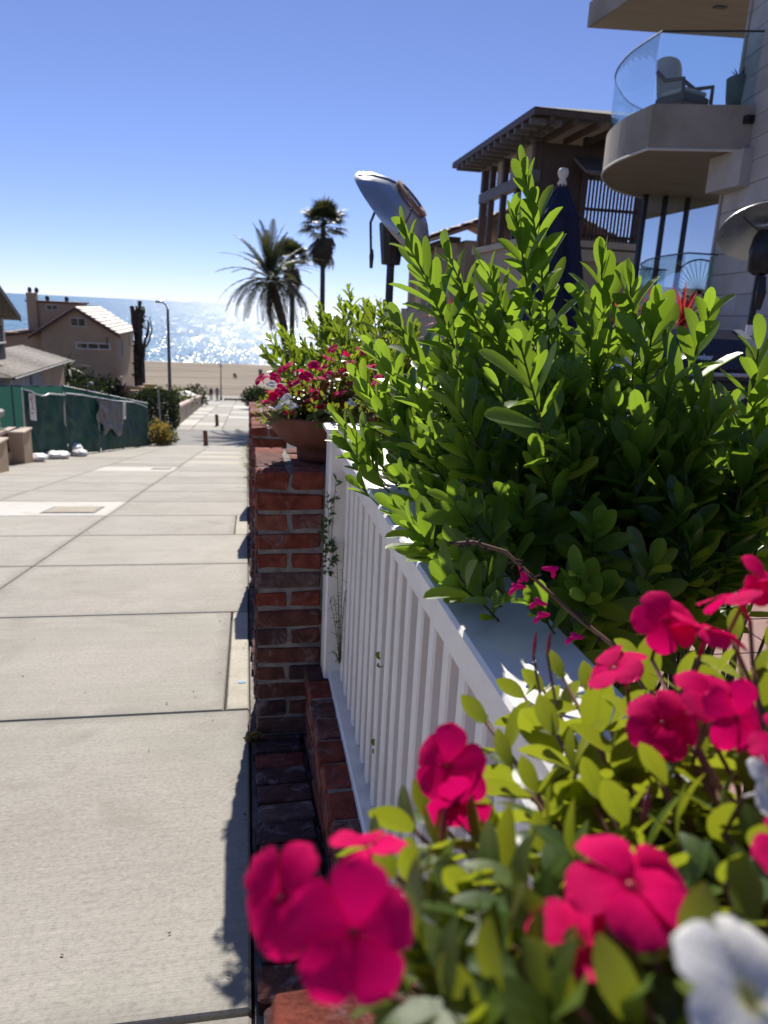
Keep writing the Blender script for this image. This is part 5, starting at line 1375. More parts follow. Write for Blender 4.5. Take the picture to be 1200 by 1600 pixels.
# =================================================================== BEACH
def beach_lamp(px, py, pt, Y, label):
    p = atY(px, py, Y); z1 = atY(px, pt, Y).z
    t = thing('path_lamp', label, 'street lamp', (p.x, Y, P(96)))
    h = z1 - P(96)
    MB().lathe([(.16, 0), (.16, .25), (.09, .4), (.07, h * .5), (.055, h - .55)], 10).build('pole', M['pole'], t, True)
    MB().lathe([(.10, h - .55), (.24, h - .15), (.22, h - .1), (.001, h + .05)], 10).build('lantern', M['galv'], t)
beach_lamp(345.5, 625, 568, 97.0, 'dark lamp post with a lantern standing on the beach path')
def figure(name, label, loc, rz, pose, mats, scale=1.0):
    """one continuous skinned body"""
    vs_, es, rad = pose
    me = bpy.data.meshes.new(name); me.from_pydata(vs_, es, []); o = bpy.data.objects.new(name, me); COL.objects.link(o)
    o.modifiers.new('skin', 'SKIN'); sv = me.skin_vertices[0].data
    for i, r in enumerate(rad): sv[i].radius = (r, r)
    sv[0].use_root = True
    ss = o.modifiers.new('sub', 'SUBSURF'); ss.levels = 1; ss.render_levels = 1
    dg = bpy.context.evaluated_depsgraph_get(); m2 = bpy.data.meshes.new_from_object(o.evaluated_get(dg)); bpy.data.objects.remove(o)
    m2.name = name; m2.materials.clear()
    for m_ in mats: m2.materials.append(m_)
    hmax = max(v.co.z for v in m2.vertices)
    for p in m2.polygons:
        z = p.center.z / hmax; p.use_smooth = True
        p.material_index = 0 if z > .86 or (abs(p.center.x) > .19 and z < .58) else (1 if z > .5 else 2)
    f = bpy.data.objects.new(name, m2); COL.objects.link(f); f.location = loc; f.rotation_euler = (0, 0, rz); f.scale = (scale,) * 3
    return tag(f, label, 'person')
WALK = ([(0, 0, .95), (0, 0, 1.2), (0, 0, 1.42), (0, .0, 1.53), (0, .02, 1.66), (-.1, 0, .9), (-.11, .16, .5), (-.11, .10, .06), (-.11, .24, .03), (.1, 0, .9), (.11, -.05, .5), (.11, -.26, .10), (.11, -.16, .04),
          (-.2, 0, 1.38), (-.25, -.1, 1.1), (-.25, .02, .86), (.2, 0, 1.38), (.25, .1, 1.1), (.25, .22, .9)],
         [(0, 1), (1, 2), (2, 3), (3, 4), (0, 5), (5, 6), (6, 7), (7, 8), (0, 9), (9, 10), (10, 11), (11, 12), (2, 13), (13, 14), (14, 15), (2, 16), (16, 17), (17, 18)],
         [.15, .15, .13, .06, .105, .10, .07, .05, .04, .10, .07, .05, .04, .065, .05, .04, .065, .05, .04])
p = atY(330, 626, 95.6); figure('person', 'person in dark clothes walking up from the beach path', (p.x, 95.6, P(95.6)), R(180), WALK, (M['skin'], M['cloth_dark'], M['cloth_dark']))
p = atY(339.5, 626, 95.2); figure('person', 'person in a grey-blue top walking beside the lamp post', (p.x, 95.2, P(95.2)), R(170), WALK, (M['skin'], M['cloth_blue'], M['cloth_dark']), 1.04)
SIT = ([(0, 0, .12), (0, -.08, .4), (0, -.1, .62), (0, -.09, .72), (0, -.07, .85), (-.1, .1, .14), (-.11, .42, .42), (-.11, .75, .06), (.1, .1, .14), (.11, .42, .42), (.11, .75, .06), (-.2, -.1, .58), (-.24, -.25, .32), (-.22, -.3, .05), (.2, -.1, .58), (.24, -.25, .32), (.22, -.3, .05)],
       [(0, 1), (1, 2), (2, 3), (3, 4), (0, 5), (5, 6), (6, 7), (0, 8), (8, 9), (9, 10), (2, 11), (11, 12), (12, 13), (2, 14), (14, 15), (15, 16)], [.15, .14, .13, .06, .105, .1, .07, .05, .1, .07, .05, .06, .05, .04, .06, .05, .04])
p = atY(367, 590, 150); figure('person', 'person sitting on the open sand of the beach', (p.x, 150, P(150) - .05), R(200), SIT, (M['skin'], M['cloth_dark'], M['skin']), 1.3)
p = atY(407, 577, 165); t = thing('beach_bin', 'dark rubbish bin standing on the sand', 'bin', (p.x, 165, P(165) - .2)); MB().lathe([(.35, 0), (.42, 1.3)], 12).build('drum', M['pole'], t, True); MB().lathe([(.44, 1.301), (.44, 1.42), (.001, 1.5)], 12).build('lid', M['ink'], t, True)
t = thing('beach_barrier', 'low dark barrier rail across the end of the walk', 'barrier', (-1.6, 95.9, P(95.9)))
MB().box((-1.2, 0, .10), (1.9, .12, .34)).build('rail', M['pole'], t)
for x_ in (-1.1, .3, 1.8): MB().box((x_ - .06, .125, 0), (x_ + .06, .22, .34)).build('post', M['pole'], t)

# =================================================================== PALMS
def frond_mesh(L, droop, nl, lw, ll, mat, seed, spread=50):
    rg = random.Random(seed); b = MB(); pts = []
    for i in range(11):
        u = i / 10; pts.append(Vector((0, L * u * (1 - .18 * droop * u * u), -droop * L * .55 * u ** 2.2)))
    b.tube(pts, [.035 * (1 - .85 * i / 10) for i in range(11)], 4)
    for i in range(nl):
        u = .16 + .84 * i / nl; k = min(int(u * 10), 9); p = pts[k] + (pts[k + 1] - pts[k]) * (u * 10 - k); T = (pts[k + 1] - pts[k]).normalized()
        l = ll * math.sin(math.pi * (.18 + .80 * u)) ** .7 * rg.uniform(.85, 1.1)
        for s in (-1, 1):
            d = (T * math.cos(R(spread)) + Vector((s, 0, .25 * rg.uniform(.2, 1.2))) * math.sin(R(spread)) + Vector((0, 0, -.25 * droop * rg.random()))).normalized()
            e = p + d * l + Vector((0, 0, -.10 * l * rg.random())); w_ = T * lw
            b.add([p - w_ * .5, p + w_ * .5, p + d * l * .6 + w_ * .4, e, p + d * l * .6 - w_ * .4], [(0, 1, 2, 3, 4)])
    return b.mesh('frond', mat)
rg = random.Random(5)
D0 = Vector((3.0, 46.0, P(46)))
t = thing('date_palm', 'leaning date palm with long feathery fronds beside the walk', 'palm tree', D0)
top = atY(423, 440, 46) - D0
tr = [Vector((0, 0, -.3)), (atY(450, 560, 46) - D0), (atY(441, 500, 46) - D0), (atY(430, 460, 46) - D0), top]
tr[1].y = tr[2].y = tr[3].y = top.y = 0
pp = []; rad = []
for i in range(25):
    u = i / 24 * 4; k = min(int(u), 3); pp.append(tr[k] + (tr[k + 1] - tr[k]) * (u - k)); rad.append(.24 + (.03 if i % 2 else 0) + (.12 if i > 21 else 0))
MB().tube(pp, rad, 10).build('trunk', M['bark'], t)
fm = [frond_mesh(3.6, d, 48, .05, .58, M['frond'], s, 46) for d, s in ((.40, 1), (.75, 2), (1.15, 3))]
fd = [frond_mesh(2.9, 1.3, 24, .04, .35, M['dry'], 7)]
for k in range(54):
    a = k * 2.399; el = 86 - 100 * (k / 54) ** .85 + rg.uniform(-10, 10)
    me = fm[0] if el > 55 else fm[1] if el > 15 else fm[2]
    d = Vector((math.cos(a) * math.cos(R(el)), math.sin(a) * math.cos(R(el)), math.sin(R(el)))); s = rg.uniform(.82, 1.02)
    place('frond', me, frame(d, Vector((0, 0, 1)) + d * .001 + Vector((math.cos(a), math.sin(a), 0)) * -.4, top + Vector((0, 0, .1)), s), t)
for k in range(16):
    a = rg.uniform(0, 6.28); el = -rg.uniform(25, 75); d = Vector((math.cos(a) * math.cos(R(el)), math.sin(a) * math.cos(R(el)), math.sin(R(el))))
    place('dry_frond', fd[0], frame(d, Vector((math.cos(a), math.sin(a), .6)), top - Vector((0, 0, .1)), rg.uniform(.8, 1.15)), t)
def fan_mesh(mat, seed, dry=False):
    rg = random.Random(seed); b = MB(); pl = .9
    b.tube([(0, 0, 0), (0, pl * .6, .03), (0, pl, 0)], [.03, .022, .018], 4)
    for k in range(22):
        a = R(-105 + 210 * k / 21); l = .85 * (1 - .15 * abs(a) / 1.8) * rg.uniform(.9, 1.08); d = Vector((math.sin(a), math.cos(a), 0)); n_ = Vector((d.y, -d.x, 0)) * .038
        o = Vector((0, pl, 0)); dz = -.30 if dry else -.16
        b.add([o, o + d * l * .6 + n_ + Vector((0, 0, dz * .2)), o + d * l + Vector((0, 0, dz * (1 + rg.random()))), o + d * l * .6 - n_ + Vector((0, 0, dz * .2))], [(0, 1, 2, 3)])
    return b.mesh('frond', mat)
fg = [fan_mesh(M['frond'], 1), fan_mesh(M['frond'], 2)]; fdr = [fan_mesh(M['dry'], 3, True)]
def fan_palm(px, pyc, Y, pyb, label, seed, cr=1.0, skirt=1.0):
    rg = random.Random(seed); base = atY(px - (pyb - 480) * .02, 520, Y); base = Vector((base.x, Y, P(Y)))
    t = thing('fan_palm', label, 'palm tree', base, 0, 'fan palms by the sea')
    top = atY(px, pyc, Y) - base; top.y = 0
    MB().tube([(0, 0, -.2), (top.x * .5, 0, top.z * .5), (top.x, 0, top.z)], [.27, .20, .17], 9).build('trunk', M['bark'], t)
    for k in range(44):
        a = k * 2.399; el = 85 - 105 * (k / 44) + rg.uniform(-10, 10); d = Vector((math.cos(a) * math.cos(R(el)), math.sin(a) * math.cos(R(el)), math.sin(R(el))))
        place('frond', fg[k % 2], frame(d, Vector((0, 0, 1)) - Vector((math.cos(a), math.sin(a), 0)) * .5, top + Vector((0, 0, .1)), cr * rg.uniform(.8, 1.1)), t)
    for k in range(int(46 * skirt)):
        a = rg.uniform(0, 6.28); el = -rg.uniform(40, 82); d = Vector((math.cos(a) * math.cos(R(el)), math.sin(a) * math.cos(R(el)), math.sin(R(el))))
        place('dry_frond', fdr[0], frame(d, Vector((math.cos(a), math.sin(a), .4)), top - Vector((0, 0, rg.uniform(.0, 1.3 * skirt))), cr * rg.uniform(.65, .95)), t)
fan_palm(505, 356, 58, 480, 'taller slender fan palm standing clear against the sky', 21, 1.25, 1.0)
fan_palm(457, 408, 58, 480, 'shorter fan palm with a thick skirt of dead fronds behind the date palm', 22, .95, 1.0)
bush('clipped_bush', 'round green bush at the lower right end of the walk', 'shrub', (1.0, 70, P(70)), ell(1.5, 1.8, 1.0, .3, 3), 2200, .2, M['hedge'], 81, .8)
rg = random.Random(3)
for k, (y_, s_) in enumerate(((11.5, .30), (14.5, .42), (18, .5), (22, .6), (26, .55))):
    rosette('spiky_weed', 'spiky grass clump at the foot of the right wall, ' + ('first below the last pier', 'second below the last pier', 'third below the last pier', 'fourth below the last pier', 'fifth below the last pier')[k], 'weed', (0.12 + .02 * k, y_, P(y_)), 34, s_, M['weed'], 30 + k, up=(5, 85), wid=.8, group='spiky clumps at the wall foot')
t = thing('boundary_wall', 'low brick-coloured boundary wall continuing down the right side of the walk', 'wall', (0.35, 10.0, P(10)))
b = MB()
for k in range(9):
    y0 = 9.9 + k * 2.5; b.box((-.05, y0 - 10, P(y0 + 2.5) - P(10) - .3), (.25, y0 - 10 + 2.496, P(y0) - P(10) + .62))
b.build('wall', M['brick_dark'], t)

# =================================================================== PATIO THINGS
GZ = -0.05
# closed navy umbrella
UY = 7.2; up_ = atY(881, 262, UY)
t = thing('closed_umbrella', 'closed navy blue patio umbrella with a pale ball finial', 'umbrella', (up_.x, UY, GZ))
zt = up_.z - GZ
MB().tube([(0, 0, 0.05), (0, 0, zt - .12)], .022, 8).build('pole', M['board_grey'], t)
MB().lathe([(.001, 0), (.26, 0), (.26, .06), (.08, .09), (.05, .3), (.03, .3)], 20).build('base', M['metal_dark'], t, True)
MB().lathe([(.03, zt - .17), (.045, zt - .14), (.028, zt - .10), (.045, zt - .075), (.052, zt - .04), (.04, zt - .01), (.001, zt)], 14).build('finial', M['cream'], t, True)
b = MB(); n = 64
prof = [(.045, zt - .165), (.065, zt - .20), (.12, zt - .29), (.18, zt - .40), (.20, zt - .43), (.18, zt - .46), (.20, zt - .70), (.255, zt - 1.0), (.31, zt - 1.35), (.34, zt - 1.7), (.30, zt - 1.95)]
base = 0
for (r, z) in prof:
    for k in range(n):
        a = 2 * math.pi * k / n; f = 1 + (.16 * math.cos(8 * a + z * 1.3) + .05 * math.cos(19 * a + z * 3)) * min(1, (zt - .2 - z) * 2.0 if z < zt - .2 else 0)
        b.v.append((r * f * math.cos(a), r * f * math.sin(a), z + .02 * math.cos(8 * a)))
for i in range(len(prof) - 1):
    for k in range(n): k2 = (k + 1) % n; b.f.append((i * n + k, i * n + k2, (i + 1) * n + k2, (i + 1) * n + k))
b.build('canopy', M['navy'], t, True)

# patio heaters
def heater_body(t, H, sticker=True):
    MB().lathe([(.001, 0), (.24, 0), (.24, .05), (.215, .08), (.215, .72), (.19, .77), (.035, .79)], 20).build('tank_housing', M['metal_dark'], t, True)
    MB().tube([(0, 0, .78), (0, 0, H - .42)], .032, 10).build('pole', M['metal_dark'], t)
    if sticker: MB().lathe([(.0335, 1.12), (.0335, 1.22)], 12).build('label_band', M['sign'], t)
def dish_profile(r): return [(r, 0), (r * .985, .012), (r * .80, .050), (r * .55, .092), (r * .30, .125), (r * .28, .133), (.001, .137)]
hp_ = atY(1196, 352, 6.5)
t = thing('patio_heater', 'upright patio heater with a flat round steel reflector beside the stone wall', 'patio heater', (hp_.x + .02, 6.5, GZ))
H = hp_.z - GZ
heater_body(t, H)
MB().lathe([(.05, H - .44), (.11, H - .40), (.12, H - .22), (.10, H - .10), (.06, H - .04)], 16).build('burner', M['metal_dark'], t, True)
tl = Matrix.Translation((0.0, .02, H - .06)) @ Vector((.20, .52, .83)).normalized().to_track_quat('Z', 'Y').to_matrix().to_4x4()
MB().lathe(dish_profile(.405) + [(.28 * .405, .118), (.5 * .405, .080), (.80 * .405, .040), (.97 * .405, .004), (.405, 0)], 40, tl).build('reflector', M['steel'], t, True)
MB().tube([(.0, -.06, H - .75), (.0, -.075, H - .60), (0, -.06, H - .45)], [.03, .045, .03], 8).build('control_knob', M['metal_dark'], t)
for k in range(3):
    a = k * 2.1 + .5; MB().tube([(.09 * math.cos(a), .09 * math.sin(a), H - .12), tl @ Vector((.25 * math.cos(a), .25 * math.sin(a), .06))], .006, 5).build('strut', M['metal_dark'], t)
hl = atY(611, 400, 6.0)
t = thing('patio_heater', 'patio heater with its segmented steel reflector tipped steeply on its side', 'patio heater', (hl.x, 6.0, GZ))
H = hl.z - GZ + .10
MB().lathe([(.001, 0), (.24, 0), (.24, .05), (.215, .08), (.215, .72), (.19, .77), (.035, .79)], 20).build('tank_housing', M['metal_dark'], t, True)
MB().tube([(0, 0, .78), (0, 0, H - .05)], .032, 10).build('pole', M['metal_dark'], t); MB().lathe([(.0335, 1.02), (.0335, 1.16)], 12).build('label_band', M['bare_steel'], t)
MB().lathe([(.035, H - .17), (.075, H - .165), (.105, H + .12), (.10, H + .14), (.06, H + .15)], 10).build('control_box', M['metal_dark'], t)
for k in range(4): MB().lathe([(.085, H + .155 + k * .035), (.10, H + .165 + k * .035), (.085, H + .18 + k * .035)], 16).build('burner_ring', M['bare_steel'], t, True)
MB().lathe([(.07, H + .14), (.075, H + .31)], 12).build('burner', M['metal_dark'], t, True)
dc = atY(618, 334, 6.0) - Vector(t.location); axd = Vector((.66, -.36, .66)).normalized()
tl = Matrix.Translation(dc - axd * .05) @ axd.to_track_quat('Z', 'Y').to_matrix().to_4x4()
r_ = .415
MB().lathe([(r_, 0), (r_ * .985, .03), (r_ * .82, .105), (r_ * .58, .17), (r_ * .42, .20), (r_ * .40, .195), (.001, .20)] , 48, tl).lathe([(r_, 0), (r_ * .97, .02), (r_ * .80, .095), (r_ * .56, .16), (.001, .185)][::-1], 48, tl).build('reflector', M['steel'], t, True)
for k in range(4):
    a = k * math.pi / 2 + .6; MB().tube([tl @ Vector((q * r_ * math.cos(a), q * r_ * math.sin(a), h_)) for q, h_ in ((.985, .033), (.82, .108), (.58, .173), (.42, .203))], .004, 5).build('seam', M['metal_dark'], t)
MB().lathe([(r_ * .40, .203), (r_ * .40, .225), (r_ * .30, .232), (r_ * .22, .215)], 24, tl).build('top_ring', M['rust'], t)
MB().tube([(0, 0, H + .28), dc], .02, 6).build('stay', M['metal_dark'], t)
a0, a1, a2, a3 = (atY(592, 327, 5.98) - Vector(t.location)), (atY(585, 333, 5.95) - Vector(t.location)), (atY(579, 348, 5.95) - Vector(t.location)), (atY(580, 417, 5.95) - Vector(t.location))
MB().tube([a0 + Vector((.08, 0, .0)), a0, a1, a2, a3], [.012, .012, .011, .011, .011], 6).build('hanging_handle', M['metal_dark'], t)
MB().tube([a3 + Vector((0, 0, .13)), a3 + Vector((0, 0, .08)), a3 + Vector((0, 0, -.01))], [.012, .019, .013], 7).build('grip', M['metal_dark'], t)

# gas grill
t = thing('gas_grill', 'navy blue gas grill with grey end caps, lid closed, beside the shrub', 'grill', (3.33, 5.25, GZ))
X0, X1, XT0, XT1 = -.46, .46, -.28, .28
zb, zt = .80, 1.16
def lid(xa, xb, ta, tb, grow=0.0):
    pr = [(-.26 - grow, zb), (-.27 - grow, zb + .10), (-.20, zt - .06 + grow), (-.10, zt + grow), (.20, zt + grow), (.27 + grow, zb)]
    n = len(pr); m_ = MB(); k = lambda x, tt, z: x + (tt - x) * max(0, (z - zb) / (zt - zb))
    m_.add([(k(xa, ta, z), y, z) for y, z in pr] + [(k(xb, tb, z), y, z) for y, z in pr], [tuple(range(n)), tuple(range(n, 2 * n))[::-1]] + [(i, n + i, n + (i + 1) % n, (i + 1) % n) for i in range(n)])
    return m_
lo = lid(X0, X1, XT0, XT1).build('lid', M['navy_enamel'], t)
lid(X0 - .09, X0 + .01, XT0 - .07, XT0 + .005, .012).build('end_cap', M['galv'], lo); lid(X1 - .01, X1 + .09, XT1 - .005, XT1 + .07, .012).build('end_cap', M['galv'], lo)
MB().tube([(-.33, -.33, zb + .05), (.33, -.33, zb + .05)], .016, 8).build('handle', M['bare_steel'], lo)
pl = MB().cbox((-.105, -.012, -.030), (.105, 0, .030), .003).build('name_plate', M['metal_dark'], t, loc=(-.03, -.250, zb + .165), rot=(R(-12), 0, 0))
text_mesh('weber', .058, 'lettering', M['bare_steel'], pl, (-.012, -.0135, 0), (1, 0, 0), (0, 0, 1), bold=True)
MB().cbox((-.52, -.27, .62), (.52, .27, .795), .01).build('firebox', M['metal_dark'], t)
MB().cbox((-.44, -.25, .12), (.44, .25, .61), .01).build('cabinet', M['navy_enamel'], t)
for s in (-1, 1):
    MB().cbox((s * .54 - (.34 if s < 0 else 0), -.24, .72), (s * .54 + (.34 if s > 0 else 0), .24, .76), .008).build('side_shelf', M['galv'], t)
    for q in (-1, 1): MB().lathe([(.001, -.03), (.05, -.03), (.05, .03), (.001, .03)], 12, Matrix.Translation((s * .40, q * .2, .05)) @ Matrix.Rotation(R(90), 4, 'Y')).build('wheel', M['metal_dark'], t)
for k in range(4): MB().lathe([(.001, 0), (.03, 0), (.026, .03), (.001, .03)], 12, Matrix.Translation((-.3 + .2 * k, -.271, .70)) @ Matrix.Rotation(R(90), 4, 'X')).build('knob', M['bare_steel'], t)

# white bench with navy cushions, mostly behind the shrub
bc = atZ(1165, 900, GZ)
t = thing('patio_bench', 'white framed patio bench with navy cushions behind the shrub', 'bench', (bc.x + .30, bc.y + .25, GZ), R(0))
for (x, y) in ((-.35, -.28), (.55, -.28), (-.35, .32), (.55, .32)): MB().cbox((x - .035, y - .035, 0), (x + .035, y + .035, .60), .004).build('leg', M['white'], t)
MB().cbox((-.40, -.33, .28), (.60, .37, .34), .006).build('seat_frame', M['white'], t); MB().cbox((-.37, -.30, .345), (.57, .30, .46), .03).build('cushion', M['navy'], t)
for y in (-.30, .34): MB().cbox((-.41, y - .03, .602), (.61, y + .03, .64), .004).build('armrest', M['white'], t)
MB().cbox((.50, -.26, .47), (.58, .26, .85), .03).build('cushion', M['navy'], t)

# =================================================================== STONE HOUSE WITH CURVED BALCONY
t = thing('stone_house', 'modern stone-clad house with a curved concrete balcony, glass guards and flat roof', 'house', (7.95, 12.2, 0))
L0 = Vector(t.location)
def cat_rom(pts, n=6):
    out = []
    for i in range(len(pts) - 1):
        p0, p1, p2, p3 = [Vector(pts[max(0, min(len(pts) - 1, i + k))]) for k in (-1, 0, 1, 2)]
        for j in range(n):
            u = j / n; out.append(.5 * ((2 * p1) + (p2 - p0) * u + (2 * p0 - 5 * p1 + 4 * p2 - p3) * u * u + (-p0 + 3 * p1 - 3 * p2 + p3) * u ** 3))
    out.append(Vector(pts[-1])); return out
curve = cat_rom([(6.34, 12.02, 0), (6.36, 13.1, 0), (6.62, 14.15, 0), (7.15, 15.1, 0), (7.85, 15.9, 0), (8.7, 16.4, 0), (9.6, 16.7, 0), (10.6, 16.8, 0)], 5)
edge = [Vector((7.80, 11.53, 0))] + curve
poly = [(p.x - L0.x, p.y - L0.y) for p in edge] + [(10.6 - L0.x, 11.2 - L0.y)]
zs0, zs1 = 3.85, 4.50
sb = MB(); n = len(poly)
sb.add([(x, y, zs0) for x, y in poly] + [(x, y, zs1) for x, y in poly], [tuple(range(n, 2 * n))] + [(i, (i + 1) % n, n + (i + 1) % n, n + i) for i in range(n)])
bal = sb.build('balcony', M['slab_grey'], t)
so_ = MB(); so_.add([(x * 1, y * 1, zs0 + .004) for x, y in poly], [tuple(range(n))[::-1]]); so_.build('soffit', M['soffit'], bal)
MB().tube([(x, y, zs0 - .005) for x, y in poly[:-1]], .022, 6).build('drip_edge', M['cream'], bal)
for (px, py) in ((1027, 303), (1060, 288), (1115, 270)):
    p = atZ(px, py, zs0); MB().lathe([(.001, -.004), (.10, -.004), (.10, .002)], 14, Matrix.Translation((p.x - L0.x, p.y - L0.y, zs0))).build('downlight', M['metal_dark'], bal)
def guard(parent, pts, z0, z1, breaks, inset=.06, rail=.014):
    P_ = [Vector((p.x - L0.x, p.y - L0.y, 0)) for p in pts]
    cen = sum(P_, Vector()) / len(P_); P_ = [p + (cen - p).normalized() * inset for p in P_]
    for a, c in zip(breaks, breaks[1:]):
        seg = [p.copy() for p in P_[a:c + 1]]
        d0 = (seg[1] - seg[0]).normalized(); seg[0] = seg[0] + d0 * .012; d1 = (seg[-1] - seg[-2]).normalized(); seg[-1] = seg[-1] - d1 * .012
        g_ = MB(); m_ = len(seg)
        ins = [p + (cen - p).normalized() * .012 for p in seg]
        g_.add([(p.x, p.y, z0) for p in seg] + [(p.x, p.y, z1) for p in seg] + [(p.x, p.y, z0) for p in ins] + [(p.x, p.y, z1) for p in ins],
               [(i, i + 1, m_ + i + 1, m_ + i) for i in range(m_ - 1)] + [(2 * m_ + i + 1, 2 * m_ + i, 3 * m_ + i, 3 * m_ + i + 1) for i in range(m_ - 1)] + [(m_ + i, m_ + i + 1, 3 * m_ + i + 1, 3 * m_ + i) for i in range(m_ - 1)])
        g_.build('glass_panel', M['glass'], parent, m_ > 3)
    MB().tube([(p.x, p.y, z1 + rail) for p in P_], rail, 6).build('handrail', M['metal_dark'], parent)
guard(bal, edge, 4.50, 5.52, [0, 1, 8, 15, 22, 29, len(edge) - 1])
# lower terrace
lc = cat_rom([(7.32, 11.98, 0), (7.36, 12.9, 0), (7.62, 14.0, 0), (8.05, 14.95, 0), (8.6, 15.7, 0), (9.3, 16.0, 0)], 5); ledge = [Vector((7.88, 11.95, 0))] + lc
poly2 = [(p.x - L0.x, p.y - L0.y) for p in ledge] + [(10.6 - L0.x, 16.0 - L0.y), (10.6 - L0.x, 11.9 - L0.y)]
ter = MB().prism(poly2, -3.2, 1.36).build('terrace', M['slab_grey'], t)
guard(ter, ledge, 1.36, 2.31, [0, 1, 9, 17, len(ledge) - 1])
# glazed wall under the balcony
gy = 16.0 - L0.y
gl = MB()
for x in (8.55, 9.02, 9.56, 10.5): gl.box((x - .045 - L0.x, gy - .05, 1.37), (x + .045 - L0.x, gy + .06, 3.845))
gl.box((8.5 - L0.x, gy - .045, 1.365), (10.55 - L0.x, gy + .055, 1.45))
gf = gl.build('window_frame', M['metal_dark'], t)
for a, c in ((8.60, 8.975), (9.065, 9.515), (9.605, 10.455)): MB().box((a - L0.x, gy - .01, 1.452), (c - L0.x, gy + .01, 3.84)).build('pane', M['mirror_pane'], gf)
MB().box((9.1 - L0.x, gy + .25, 1.3), (10.6 - L0.x, gy + .3, 3.3)).build('pane_backing', M['cream'], t)  # pale sheet added behind the panes to brighten them like reflected sky
# stone wall, panel by panel
wd = Vector((.20, 1.0, 0)).normalized(); W0 = Vector((7.95 - L0.x, 12.25 - L0.y, 0)); wn = Vector((-wd.y, wd.x, 0))
core = MB(); q0 = W0 - wn * .06; q1 = W0 - wd * 10 - wn * .06
core.add([(q0.x, q0.y, -3), (q1.x, q1.y, -3), (q1.x - wn.x * 2, q1.y - wn.y * 2, -3), (q0.x - wn.x * 2, q0.y - wn.y * 2, -3), (q0.x, q0.y, 7.0), (q1.x, q1.y, 7.0), (q1.x - wn.x * 2, q1.y - wn.y * 2, 7.0), (q0.x - wn.x * 2, q0.y - wn.y * 2, 7.0)],
         [(0, 1, 5, 4), (1, 2, 6, 5), (2, 3, 7, 6), (3, 0, 4, 7), (4, 5, 6, 7)])
wall = core.build('wall', M['mortar'], t)
rg = random.Random(8); rz_ = math.atan2(wd.y, wd.x)
pcache = {}
z = -.35; row = 0
while z < 6.9:
    x = 0.0 if row % 2 else -.6
    h_ = .335
    while x < 10:
        a, c = max(0, x), min(10, x + 1.2)
        if c - a > .05:
            key = round(c - a, 2)
            if key not in pcache: pcache[key] = MB().cbox((-key / 2 + .004, -.05, -h_ / 2 + .004), (key / 2 - .004, .0, h_ / 2 - .004), .004).mesh('stone_panel', M['stone'])
            cpt = W0 - wd * (a + c) / 2 - wn * .012
            o = link('stone_panel', pcache[key], wall, None, (cpt.x, cpt.y, z + h_ / 2), (0, 0, rz_ + math.pi if False else rz_))
            o.location = Vector(o.location) + wn * rg.uniform(0, .004)
        x += 1.2
    z += h_; row += 1
# end face of the wall towards the sea
ef = MB()
for k in range(21): ef.cbox((W0.x - .02, W0.y + .005, -.35 + k * .335 + .004), (W0.x + 1.9, W0.y + .06, -.35 + (k + 1) * .335 - .004), .004)
ef.build('end_cladding', M['stone'], wall)
MB().cbox((W0.x - .35, W0.y - .9, 3.30), (W0.x + .5, W0.y - .02, 3.845), .006).build('stone_return', M['stone'], wall)
lb_ = atY(1172, 186, 11.5); MB().cbox((lb_.x - L0.x - .07, lb_.y - L0.y - .02, lb_.z - .06), (lb_.x - L0.x + .07, lb_.y - L0.y + .10, lb_.z + .06), .01).build('wall_lamp', M['metal_dark'], t)
# flat roof
rp = [(6.98, 16.46), (10.9, 15.9), (10.9, 7.0), (7.75, 7.0)]; rp = [(x - L0.x, y - L0.y) for x, y in rp]
rf = MB().prism(rp, 7.02, 7.48).build('roof', M['slab_grey'], t)
m_ = MB(); m_.add([(x, y, 7.012) for x, y in [(rp[0][0] + .03, rp[0][1] - .03), (rp[1][0], rp[1][1] - .03), rp[2], (rp[3][0] + .03, rp[3][1])]], [(3, 2, 1, 0)]); m_.build('soffit', M['soffit'], rf)
p = atZ(1125, 12, 7.0); MB().box((p.x - L0.x - .12, p.y - L0.y - .06, 6.995), (p.x - L0.x + .12, p.y - L0.y + .06, 7.008)).build('downlight', M['metal_dark'], rf)

# things on the balcony and terrace
p = atY(1062, 166, 13.0)
t = thing('balcony_chair', 'dark wicker high-backed chair on the curved balcony', 'chair', (p.x + .1, 13.1, 4.502), R(20))
MB().cbox((-.34, -.30, .30), (.34, .34, .44), .04).build('seat', M['wicker'], t)
b = MB().grid(lambda u, v: (-.34 + .68 * u, .28 + .12 * v - .10 * math.sin(math.pi * u), .42 + .72 * v - .10 * abs(2 * u - 1) ** 3 * v), 8, 8); b.build('backrest', M['cream'], t, True)
MB().cbox((-.30, -.26, .445), (.30, .24, .53), .03).build('cushion', M['cream'], t)
for s in (-1, 1):
    MB().tube([(s * .36, -.30, .30), (s * .38, -.28, .62), (s * .38, .10, .66), (s * .34, .34, .85)], .035, 7).build('armrest', M['wicker'], t)
    for y in (-.26, .30): MB().tube([(s * .31, y, .31), (s * .33, y * 1.05, 0)], .025, 6).build('leg', M['wicker'], t)
p = atY(1152, 166, 12.3)
t = thing('balcony_planter', 'tall grey-green planter with short spiky plant on the balcony', 'planter', (p.x, 12.3, 4.502))
MB().lathe([(.001, 0), (.15, 0), (.20, .3), (.23, .58), (.20, .60), (.19, .56), (.001, .54)], 20).build('pot', M['pot_green'], t, True)
for k in range(12): a = k * 2.4; place('leaf', mesh_of(BLADE, 'leaf', M['agave']), frame((math.cos(a) * .6, math.sin(a) * .6, 1), (0, 0, 1), (0.05 * math.cos(a), .05 * math.sin(a), .54), (.6, .22, .22)), t)
p = atY(1086, 470, 12.9)
t = thing('wire_chair', 'black wire lounge chair behind the lower glass guard', 'chair', (p.x + .05, 12.9, 1.362), R(-25))
